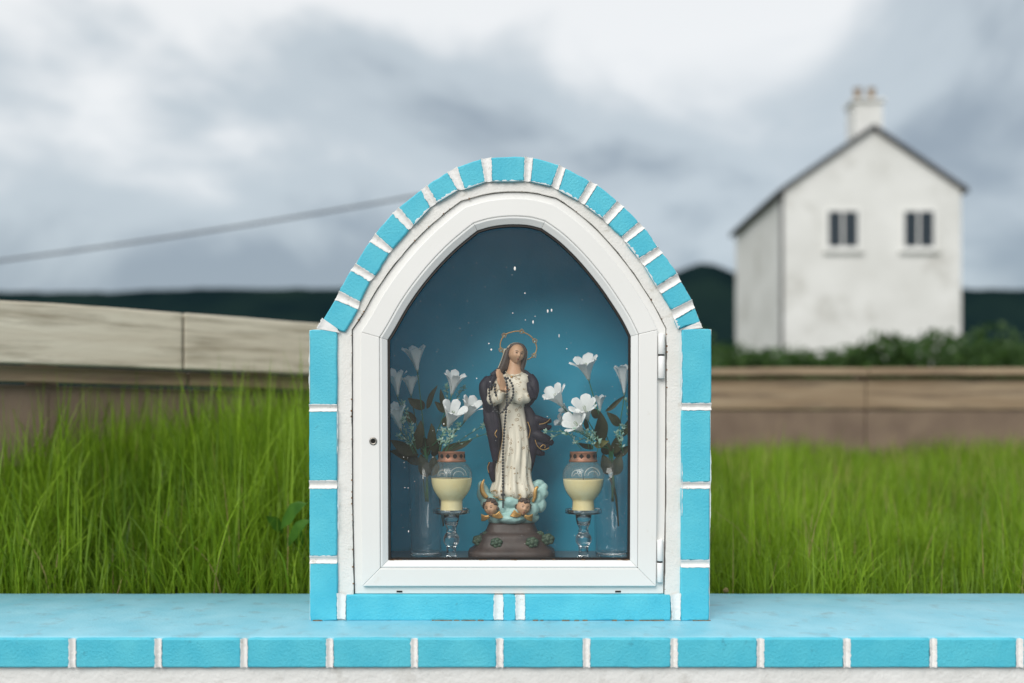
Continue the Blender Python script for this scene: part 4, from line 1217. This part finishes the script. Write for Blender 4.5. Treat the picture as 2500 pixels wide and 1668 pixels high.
cloth([(1304,1080,-6),(1322,1088,-10),(1340,1092,-8)],[12,11,6],.8)
cloth([(1304,1098,-4),(1318,1106,-4),(1330,1108,-2)],[10,8,4],.8)
mb.build('mantle', M['mantle'], statue, remesh=.0018, smooth_it=3)
for pts in ([(1316,1036,-22),(1328,1034,-20),(1338,1028,-14),(1343,1022,-8)],[(1306,1074,-26),(1310,1086,-26),(1318,1095,-24),(1328,1098,-22),(1340,1093,-18)],[(1318,1092,-26),(1324,1086,-26),(1330,1088,-25),(1329,1094,-23)],
            [(1214,1050,-34),(1209,1060,-36),(1214,1068,-35)],[(1196,1128,-22),(1191,1140,-20),(1194,1154,-20)],[(1200,948,-40),(1194,960,-38),(1197,975,-39)],[(1212,950,-42),(1209,962,-42),(1211,978,-40)],
            [(1278,950,-28),(1285,944,-28),(1294,939,-27)],[(1288,1030,-22),(1294,1050,-24),(1290,1070,-24)]):
    trim(pts, .95)
# halo with rosettes
hz_ = [q1(692,470),q1(640,425),q1(622,340),q1(650,250),q1(710,190),q1(840,155),q1(930,165),q1(1030,215),q1(1095,290),q1(1122,370),q1(1115,430),q1(1080,490),q1(1020,535),q1(945,555)]
p3 = crom([S(x,y,12) for x,y in hz_],6); mb = MB(); mb.tube(p3, 1.35*ss, 8); halo = mb.build('halo', M['gold'], statue)
for (x,y) in (q1(676,212),q1(918,158),q1(1098,288),q1(1086,488),q1(634,412)):
    c = S(x,y,10); mb = MB()
    for k in range(5):
        a = k*2*math.pi/5+.3; cc = c+Vector((math.cos(a)*3.6*ss,0,math.sin(a)*3.6*ss))
        mb.tube([cc+Vector((math.cos(t_)*2.2*ss,0,math.sin(t_)*2.2*ss)) for t_ in [2*math.pi*j/10 for j in range(11)]], .75*ss, 5, caps=False)
    r_ = mb.build('halo_rosette', M['gold'], halo)
    mb = MB(); mb.ball(c+Vector((0,-2.5*ss,-2*ss)), 1.6*ss, 10, 7); mb.build('jewel', M['jewel'], halo)
# cherubs on the cloud
def cherub(px, py, dy, rz, ry, size, hair_dy):
    c = S(px,py,dy); sc = size*ss
    m_ = Matrix.Translation(c) @ Matrix.Rotation(R(rz),4,'Z') @ Matrix.Rotation(R(ry),4,'Y') @ Matrix.Diagonal((sc*1.08,sc,sc*.98,1))
    mb = MB(); head_mesh(mb, m_, 40, 28); h = mb.build('cherub_head', M['skin'], statue); face_paint(m_, h, sc)
    mb = MB(); rs2 = random.Random(int(px))
    for k in range(46):
        az = rs2.uniform(-math.pi,math.pi); e_ = rs2.uniform(-.2,1.5)
        if abs(az) < 1.05 and e_ < .62: continue
        p = m_ @ (head_pt(az,e_)*1.02); mb.ball(p, sc*rs2.uniform(.16,.26), 8, 6)
    mb.build('curls', M['hair'], h)
    for s_ in (-1,1):
        mb = MB()
        for k in range(5):
            a = R(205+ s_*0) ; 
            b0 = Vector((s_*.25, -.55, -.95)); tipv = Vector((s_*(1.15+.05*k), -.55+.08*k, -.55-.20*k))
            pts = crom([m_ @ b0, m_ @ (b0.lerp(tipv,.5)+Vector((0,-.12,-.14))), m_ @ tipv], 4)
            mb.tube(pts, [sc*lerp(.20,.07,i/len(pts)) for i in range(len(pts))], 7, sq=.6)
        mb.build('cherub_wing', M['gold'], h)
cherub(1200,1238,-34,-18,-10,19.5,0)
cherub(1277,1236,-42,14,14,19.5,0)

# rosary hung over the hands
ros = thing('rosary', S(1231,1236,-60), 'dark bead rosary with crucifix hanging from the praying hands of the statue', 'rosary')
def beads(path, step, r_, dyo=0):
    p3 = crom(path, 8); acc = 0; out = [p3[0]]; last = p3[0]
    for p in p3[1:]:
        while (p-last).length >= step:
            last = last + (p-last).normalized()*step; out.append(last)
    return out
paths = [
 [S(*q1(690,818),-60),S(*q1(735,825),-62),S(*q1(785,905),-62),S(*q1(803,1000),-60),S(*q1(780,1105),-56),S(*q1(715,1190),-48)],
 [S(*q1(705,835),-62),S(*q1(722,950),-62),S(*q1(716,1080),-56),S(*q1(712,1190),-48)],
 [S(*q1(560,905),-56),S(*q1(500,930),-52),S(*q1(478,1000),-50),S(*q1(495,1120),-46),S(*q1(565,1250),-42),S(*q1(640,1285),-42),S(*q1(712,1190),-48)],
 [S(*q1(555,930),-56),S(*q1(560,1020),-52),S(*q1(590,1080),-50)],
 [S(*q1(712,1195),-48),S(*q1(700,1300),-44),S(*q1(685,1440),-42),S(*q2(563,20),-40),S(*q2(548,250),-42),S(*q2(545,450),-42),S(*q2(546,610),-44),S(*q2(546,685),-46)]]
mb = MB(); mc = MB()
for pth in paths:
    for p in beads(pth, 7.2*ss, 0): mb.ball(p, (2.9*ss,2.9*ss,3.3*ss), 8, 6)
    mc.tube(crom(pth,6), .8*ss, 5)
o = mb.build('rosary_beads', M['bead_dark'], ros); o['kind'] = 'stuff'
mc.build('cord', M['bead_dark'], ros)
mb = MB(); a = S(*q2(546,685),-47); b_ = S(*q2(548,905),-49); mb.box((a.x-1.7*ss,a.y-1.2*ss,b_.z),(a.x+1.7*ss,a.y+1.2*ss,a.z))
c1 = S(*q2(546,760),-47); mb.box((c1.x-5.2*ss,c1.y-1.3*ss,c1.z-2.6*ss),(c1.x+5.2*ss,c1.y+1.25*ss,c1.z+2.6*ss)); mb.build('crucifix', M['bead_dark'], ros, smooth=False, bevel=.0005)

# ------------------------------------------------------------------ fences
def plank(mb_parent, a, b_, z0, z1, th, mat, name, seed):
    """a, b_: (x, y) ends; a board with slightly wavy long edges"""
    ax = Vector((b_[0]-a[0], b_[1]-a[1], 0)); L = ax.length; ax.normalize(); nn = Vector((ax.y,-ax.x,0))
    if nn.y > 0: nn = -nn
    n = max(2, int(L/.25)); mb = MB(); v = []
    for i in range(n+1):
        u = i/n; c = Vector((a[0],a[1],0)).lerp(Vector((b_[0],b_[1],0)), u)
        e0 = .008*nse(seed+u*L*1.3,1); e1 = .008*nse(seed+u*L*1.3,7); bw = .006*nse(seed+u*L*.7,3)
        for (s_, z) in ((1,z0+e0),(1,z1+e1),(-1,z1+e1),(-1,z0+e0)): 
            p = c + nn*(th/2*s_+bw); v.append((p.x,p.y,z))
    f = []
    for i in range(n):
        for j in range(4): f.append((i*4+j,i*4+(j+1)%4,(i+1)*4+(j+1)%4,(i+1)*4+j))
    f.append((3,2,1,0)); f.append((n*4,n*4+1,n*4+2,n*4+3)); mb.add(v,f)
    return mb.build(name, mat, mb_parent, smooth=False, bevel=.008)
def post(parent, x, y, z0, z1, w_, mat):
    mb = MB(); mb.box((x-w_/2,y-w_/2,z0),(x+w_/2,y+w_/2,z1)); return mb.build('post', mat, parent, smooth=False, bevel=.01)
# near fence on the left, running back to the right
def lf(x): return -1.13 + 0, 
def left_y(x): return (5.0 - 2.82) + .70*(x+1.13)
fa = thing('timber_fence', (-1.5, left_y(-1.5), .5), 'pale weathered board fence above the long grass left of the shrine', 'fence')
xs = [-3.9,-2.75,-1.62,-.42,.35]
for i in range(len(xs)-1):
    x0, x1 = xs[i]+.004, xs[i+1]-.004
    plank(fa, (x0,left_y(x0)), (x1,left_y(x1)), .864, 1.138, .06, M['wood'], 'board', i*7.3)
    plank(fa, (x0,left_y(x0)+.07), (x1,left_y(x1)+.07), .785, .858, .05, M['wood2'], 'rail', 50+i*7.3)
for i in range(len(xs)-1):
    x0, x1 = xs[i]+.004, xs[i+1]-.004
    plank(fa, (x0,left_y(x0)+.13), (x1,left_y(x1)+.13), .40, .775, .04, M['wood3'], 'lower_board', 90+i*7.3)  # added dark boards, stand in for the shade in the gap under the fence
for x in (-3.3,-2.2,-1.35,-.75,.2): post(fa, x, left_y(x)+.19, .2, 1.06, .11, M['wood3'])
# far fence on the right
FY = 8.2-2.82
fb = thing('timber_fence', (1.9, FY, .4), 'brown horizontal board fence beyond the grass right of the shrine', 'fence')
xs = [-.3,1.35,3.05,4.75,6.4]
for i in range(len(xs)-1):
    x0, x1 = xs[i]+.004, xs[i+1]-.004
    plank(fb, (x0,FY-.03), (x1,FY-.03), 1.035, 1.10, .13, M['wood2'], 'top_rail', i*5.1)
    plank(fb, (x0,FY), (x1,FY), .745, 1.005, .05, M['wood2'], 'board', 20+i*5.1)
    plank(fb, (x0,FY+.015), (x1,FY+.015), .34, .735, .05, M['wood3'], 'lower_board', 40+i*5.1)
for x in (-.2,1.35,3.05,4.75,6.3): post(fb, x, FY+.10, .1, 1.03, .12, M['wood3'])

# ------------------------------------------------------------------ grass on the bank
def blades(n, xr, yr, lmin, lmax, wmin, wmax, seed, keep=None, lean=.5):
    r_ = np.random.default_rng(seed)
    x = r_.uniform(*xr, n); y = r_.uniform(*yr, n)
    if keep is not None:
        k = keep(x,y); x, y = x[k], y[k]; n = len(x)
    z = np.array([ground_z(a,b_) for a,b_ in zip(x,y)]) - .01
    cl = np.array([nse(a*2.2,b_*2.2,5.5) for a,b_ in zip(x,y)])
    L = r_.uniform(lmin,lmax,n)*(1+.45*cl); w_ = r_.uniform(wmin,wmax,n)
    az = r_.uniform(0,2*np.pi,n); ln = np.abs(r_.normal(lean,.35,n)).clip(.05,1.5)
    dx, dy = np.cos(az), np.sin(az)
    wx, wy = -np.sin(az+r_.normal(0,.6,n)), np.cos(az)
    seg = 5; V = np.zeros((n, seg*2+1, 3))
    for s_ in range(seg+1):
        u = s_/seg
        th = ln*u**1.3*1.15
        hx = L*(ln*.55)*u**2; hz = L*(u - .34*ln*u**2.4)
        px = x+dx*hx; py = y+dy*hx; pz = z+hz
        if s_ < seg:
            ww = w_*(1-u**1.7)*.5
            V[:,s_*2] = np.stack([px-wx*ww,py-wy*ww,pz],1); V[:,s_*2+1] = np.stack([px+wx*ww,py+wy*ww,pz],1)
        else: V[:,seg*2] = np.stack([px,py,pz],1)
    k = seg*2+1; base = (np.arange(n)*k)[:,None,None]
    quads = np.array([[2*s_,2*s_+1,2*s_+3,2*s_+2] for s_ in range(seg-1)])[None]+base
    tri = np.array([[2*seg-2,2*seg-1,2*seg]])[None]+base
    tone = (r_.beta(2.2,2.2,n)*.8 + .25*cl + .1).clip(0,1)
    return V.reshape(-1,3), quads.reshape(-1,4), tri.reshape(-1,3), np.repeat(tone,k)
def grass_obj(name, parts, mat):
    vs_, qs, ts, tn = [], [], [], []; o = 0
    for v, q, t_, tone in parts:
        vs_.append(v); qs.append(q+o); ts.append(t_+o); tn.append(tone); o += len(v)
    v = np.concatenate(vs_); q = np.concatenate(qs); t_ = np.concatenate(ts)
    me = bpy.data.meshes.new(name)
    me.vertices.add(len(v)); me.vertices.foreach_set('co', v.ravel().astype(np.float32))
    nl = q.size+t_.size; me.loops.add(nl); me.loops.foreach_set('vertex_index', np.concatenate([q.ravel(),t_.ravel()]).astype(np.int32))
    me.polygons.add(len(q)+len(t_))
    me.polygons.foreach_set('loop_start', np.concatenate([np.arange(len(q))*4, q.size+np.arange(len(t_))*3]).astype(np.int32))
    me.polygons.foreach_set('use_smooth', np.ones(len(q)+len(t_), dtype=bool))
    me.update(calc_edges=True)
    at = me.attributes.new('tone','FLOAT','POINT'); at.data.foreach_set('value', np.concatenate(tn).astype(np.float32))
    return link(name, me, mat)
def bank(x,y):
    ly = 2.18+.70*(x+1.13)
    near = np.abs(x) < (y+2.82)*.62+.3
    hidden = (np.abs(x) < .40) & (y > .9)
    left_ok = (x > -.3) | (y < ly+.35)
    return near & left_ok & ~hidden & ~((np.abs(x+0.0) < .585) & (y < .50))
gparts = [blades(26000,(-3.4,3.4),(.53,1.6),.13,.34,.004,.0085,11,bank,.55),
          blades(26000,(-3.6,.4),(.9,3.2),.16,.40,.004,.009,12,bank,.5),
          blades(30000,(.2,4.6),(1.2,5.5),.12,.30,.004,.009,13,bank,.5),
          blades(9000,(0.2,6.0),(5.3,9.5),.10,.30,.006,.012,14,None,.5),
          blades(9000,(-3.6,-.3),(1.2,2.9),.28,.55,.005,.010,16,bank,.35),
          blades(900,(-3.2,-.5),(.58,1.5),.42,.72,.006,.011,17,bank,.38),
          blades(350,(.5,3.6),(.7,2.2),.35,.60,.005,.009,18,bank,.45),
          blades(1400,(-3.4,-.4),(.55,1.2),.25,.50,.006,.011,15,bank,.75)]
o = grass_obj('grass', gparts, M['grass']); tag(o, 'long green grass growing on the bank behind the wall', 'grass'); o['kind'] = 'stuff'
sp_ = [blades(2400,(-3.4,4.6),(.55,5.0),.20,.48,.003,.005,21,bank,.6)]
o = grass_obj('dry_stalks', sp_, M['straw']); tag(o, 'thin dry straw stalks scattered through the green grass', 'dry grass'); o['kind'] = 'stuff'
# broad weed leaves by the left pillar
wd = thing('weed', P(722,1330,.75), 'broad-leaved weed in the grass just left of the shrine pillar', 'plant')
def wleaf(root, a, t_, w_, seed):
    a = Vector(a); t_ = Vector(t_); ax = t_-a; L = ax.length; side = ax.cross(Vector((0,-1,.3))).normalized(); up = Vector((0,-.5,.86)); v=[]; f=[]; n=10
    for i in range(n+1):
        u = i/n; ww = w_*math.sin(math.pi*min(1,u**.8*.97+.03)); c = a+ax*u+up*L*.18*math.sin(math.pi*u)
        for j in (-1,-.5,0,.5,1): v.append(c+side*ww*j-up*ww*.25*abs(j)+up*.01*nse(seed+u*5,j))
    for i in range(n):
        for j in range(4): q=i*5+j; f.append((q,q+1,q+6,q+5))
    mb = MB(); mb.add(v,f); mb.build('leaf', M['weed'], root)
for i,(b0,b1,w_,y_) in enumerate((((686,1292),(752,1226),.024,.72),((700,1335),(762,1268),.020,.70),((690,1300),(650,1262),.02,.8),((735,1350),(725,1270),.016,.8))):
    wleaf(wd, P(b0[0],b0[1],y_), P(b1[0],b1[1],y_-.08), w_, i*3)
# clover head by the coping on the right
cv = thing('clover_flower', P(1771,1458,.53), 'small pale clover head at the back edge of the coping right of shrine', 'flower')
mb = MB(); rs = random.Random(5); c = P(1772,1442,.53)
for k in range(40):
    d = Vector((rs.gauss(0,1),rs.gauss(0,1),rs.gauss(0,.8))).normalized(); mb.ball(c+d*.0075,(.0028,.0028,.0034),6,4)
mb.build('flower_head', M['straw'], cv); mb = MB(); mb.tube([c-Vector((0,0,.06)),c],.001,5); mb.build('flower_stem', M['weed'], cv)

# ------------------------------------------------------------------ bushes, house, pole and cable
def leaves_obj(name, cloud, size, seed, parent):
    r_ = np.random.default_rng(seed); n = len(cloud); c = np.array(cloud)
    nrm = r_.normal(size=(n,3)); nrm /= np.linalg.norm(nrm,axis=1)[:,None]; t_ = np.cross(nrm, r_.normal(size=(n,3))); t_ /= np.linalg.norm(t_,axis=1)[:,None]; b_ = np.cross(nrm,t_)
    s_ = r_.uniform(.6,1.3,n)[:,None]*size
    V = np.stack([c-t_*s_, c+b_*s_*.5, c+t_*s_, c-b_*s_*.5],1).reshape(-1,3); q = np.arange(n*4).reshape(-1,4)
    me = bpy.data.meshes.new(name); me.from_pydata(V.tolist(), [], q.tolist())
    at = me.attributes.new('tone','FLOAT','POINT'); at.data.foreach_set('value', np.repeat(r_.beta(2,2,n),4).astype(np.float32))
    return link(name, me, M['bush'], parent)
def bush(x, y, w_, h, seed, label, n=3200):
    z = ground_z(x,y); t_ = thing('bush', (x,y,z), label, 'bush', 'bushes beyond the fence'); r_ = np.random.default_rng(seed)
    lob = [(r_.uniform(-.75,.75)*w_, r_.uniform(-.5,.5)*w_, h*r_.uniform(.25,.78), r_.uniform(.30,.5)*w_) for _ in range(11)]
    pts = []
    for k in range(n):
        a = lob[r_.integers(len(lob))]; d = r_.normal(size=3); d /= np.linalg.norm(d); rr = a[3]*r_.uniform(.55,1.05)
        p = (x+a[0]+d[0]*rr, y+a[1]+d[1]*rr, z+max(.05,min(h*1.02,a[2]+d[2]*rr*.8))); pts.append(p)
    leaves_obj('crown', pts, .085*w_/1.3, seed, t_)
    mb = MB()
    for a in lob[:6]: mb.tube([(x+a[0]*.15,y+a[1]*.15,z-.05),(x+a[0]*.5,y+a[1]*.5,z+a[2]*.5),(x+a[0],y+a[1],z+a[2])],[.07,.05,.02],7)
    mb.build('trunk', M['bark'], t_)
BU = [(1668,26,2.0,2.9,'rounded green bush just beyond the brown fence, beside the shrine'),(1752,23,1.5,2.35,'low green bush in front of the white house corner'),(1885,24,2.0,2.1,'wide green bush below the white house wall'),(2090,27,2.3,2.2,'broad green bush below the right half of the white house'),(2310,25,2.1,2.6,'tall green bush right of the white house'),(2480,28,2.4,2.4,'green bush at the far right end of the fence')]
for i,(px,d,w_,h,lb) in enumerate(BU): bush((px-1250)*d/F, d-2.82, w_, h, 30+i, lb)
# white house, gable to the street
HD = 30.0; hd = 6.5; hx0 = (1796-1250)*(HD+hd)/F; hy0 = HD-2.82; zb = ground_z(hx0+2,hy0)-.3
hw = 5.6; ez = CAM_Z + (HOR-568)*(HD+hd)/F; rz_ = ez+1.9
ho = thing('house', (hx0+hw/2,hy0,zb), 'white rendered house with grey slate roof behind the bushes on the right', 'house')
mb = MB()
a = (hx0,hy0); x1 = hx0+hw; xm = hx0+hw/2
mb.add([(hx0,hy0,zb),(x1,hy0,zb),(x1,hy0,ez),(xm,hy0,rz_),(hx0,hy0,ez),(hx0,hy0+hd,zb),(x1,hy0+hd,zb),(x1,hy0+hd,ez),(xm,hy0+hd,rz_),(hx0,hy0+hd,ez)],
       [(0,1,2,3,4),(9,8,7,6,5),(0,4,9,5),(1,6,7,2)])
mb.build('wall', M['house'], ho, smooth=False)
mb = MB()
for (xa,za,xb,zb2) in ((hx0-.18,ez-.10,xm,rz_+.03),(x1+.18,ez-.10,xm,rz_+.03)):
    mb.add([(xa,hy0-.15,za),(xb,hy0-.15,zb2),(xb,hy0+hd+.15,zb2),(xa,hy0+hd+.15,za),(xa,hy0-.15,za+.12),(xb,hy0-.15,zb2+.12),(xb,hy0+hd+.15,zb2+.12),(xa,hy0+hd+.15,za+.12)],[(0,1,2,3),(4,7,6,5),(0,4,5,1),(1,5,6,2),(2,6,7,3),(3,7,4,0)])
rf = mb.build('roof', M['slate'], ho, smooth=False)
mb = MB(); mb.box((xm-.45,hy0+.35,rz_-.4),(xm+.45,hy0+1.05,rz_+1.0)); mb.box((xm-.52,hy0+.28,rz_+1.0),(xm+.52,hy0+1.12,rz_+1.1)); mb.build('chimney', M['house'], rf, smooth=False)
for wx in (hx0+1.3, hx0+3.7):
    zz = ez-1.9
    mb = MB()
    for (p,q) in (((wx,zz),(wx+.09,zz+1.3)),((wx+1.01,zz),(wx+1.1,zz+1.3)),((wx+.09,zz),(wx+1.01,zz+.09)),((wx+.09,zz+1.21),(wx+1.01,zz+1.3)),((wx+.51,zz+.09),(wx+.57,zz+1.21))): mb.box((p[0],hy0-.05,p[1]),(q[0],hy0+.02,q[1]))
    w_ = mb.build('window', M['upvc'], ho, smooth=False); mb = MB(); mb.box((wx+.04,hy0-.02,zz+.04),(wx+1.06,hy0-.005,zz+1.26)); mb.build('pane', M['pane_far'], w_, smooth=False)
    mb = MB(); mb.box((wx-.08,hy0-.12,zz-.10),(wx+1.18,hy0+.01,zz-.003)); mb.build('sill', M['house'], w_, smooth=False)
mb = MB(); mb.tube([(hx0-.14,hy0-.2,ez-.06),(hx0-.14,hy0+hd+.2,ez-.10)],.07,8); mb.build('gutter', M['slate'], rf)
mb = MB(); mb.tube([(hx0-.05,hy0+.12,ez-.1),(hx0-.05,hy0+.12,zb)],.045,8); mb.build('downpipe', M['slate'], ho)
for k in (-1,1):
    mb = MB(); mb.lathe([(.13,0),(.15,.03),(.11,.06),(.12,.40),(.15,.44),(.10,.45)], (xm+.22*k,hy0+.7,rz_+1.1), 14); mb.build('chimney_pot', M['wood2'], rf)
# service pole behind the shrine with its cable running off to the left
PD = 14.0
def pole(px, py, label):
    p = P(px,py,PD-2.82); g_ = ground_z(p.x,p.y); t_ = thing('utility_pole', (p.x,p.y,g_), label, 'utility pole', 'utility poles')
    mb = MB(); mb.tube([(p.x,p.y,g_-.3),(p.x,p.y,p.z+.12)],[.12,.09],14); mb.build('shaft', M['wood3'], t_)
    mb = MB(); mb.lathe([(.03,0),(.05,.03),(.03,.06),(.04,.09),(.02,.11)], (p.x,p.y-.10,p.z-.05), 12); mb.build('insulator', M['house'], t_); return p+Vector((0,-.10,0))
pa = pole(1150,458,'wooden service pole standing behind the shrine')
pb = pole(-420,690,'wooden service pole at the far left end of the overhead cable')
pts = [pa.lerp(pb,t_) - Vector((0,0,0.62*4*t_*(1-t_)*0.16)) for t_ in [i/40 for i in range(41)]]
mb = MB(); mb.tube(pts,.016,8); tag(mb.build('overhead_cable', M['cable']), 'dark overhead cable crossing the sky left of the shrine', 'cable')
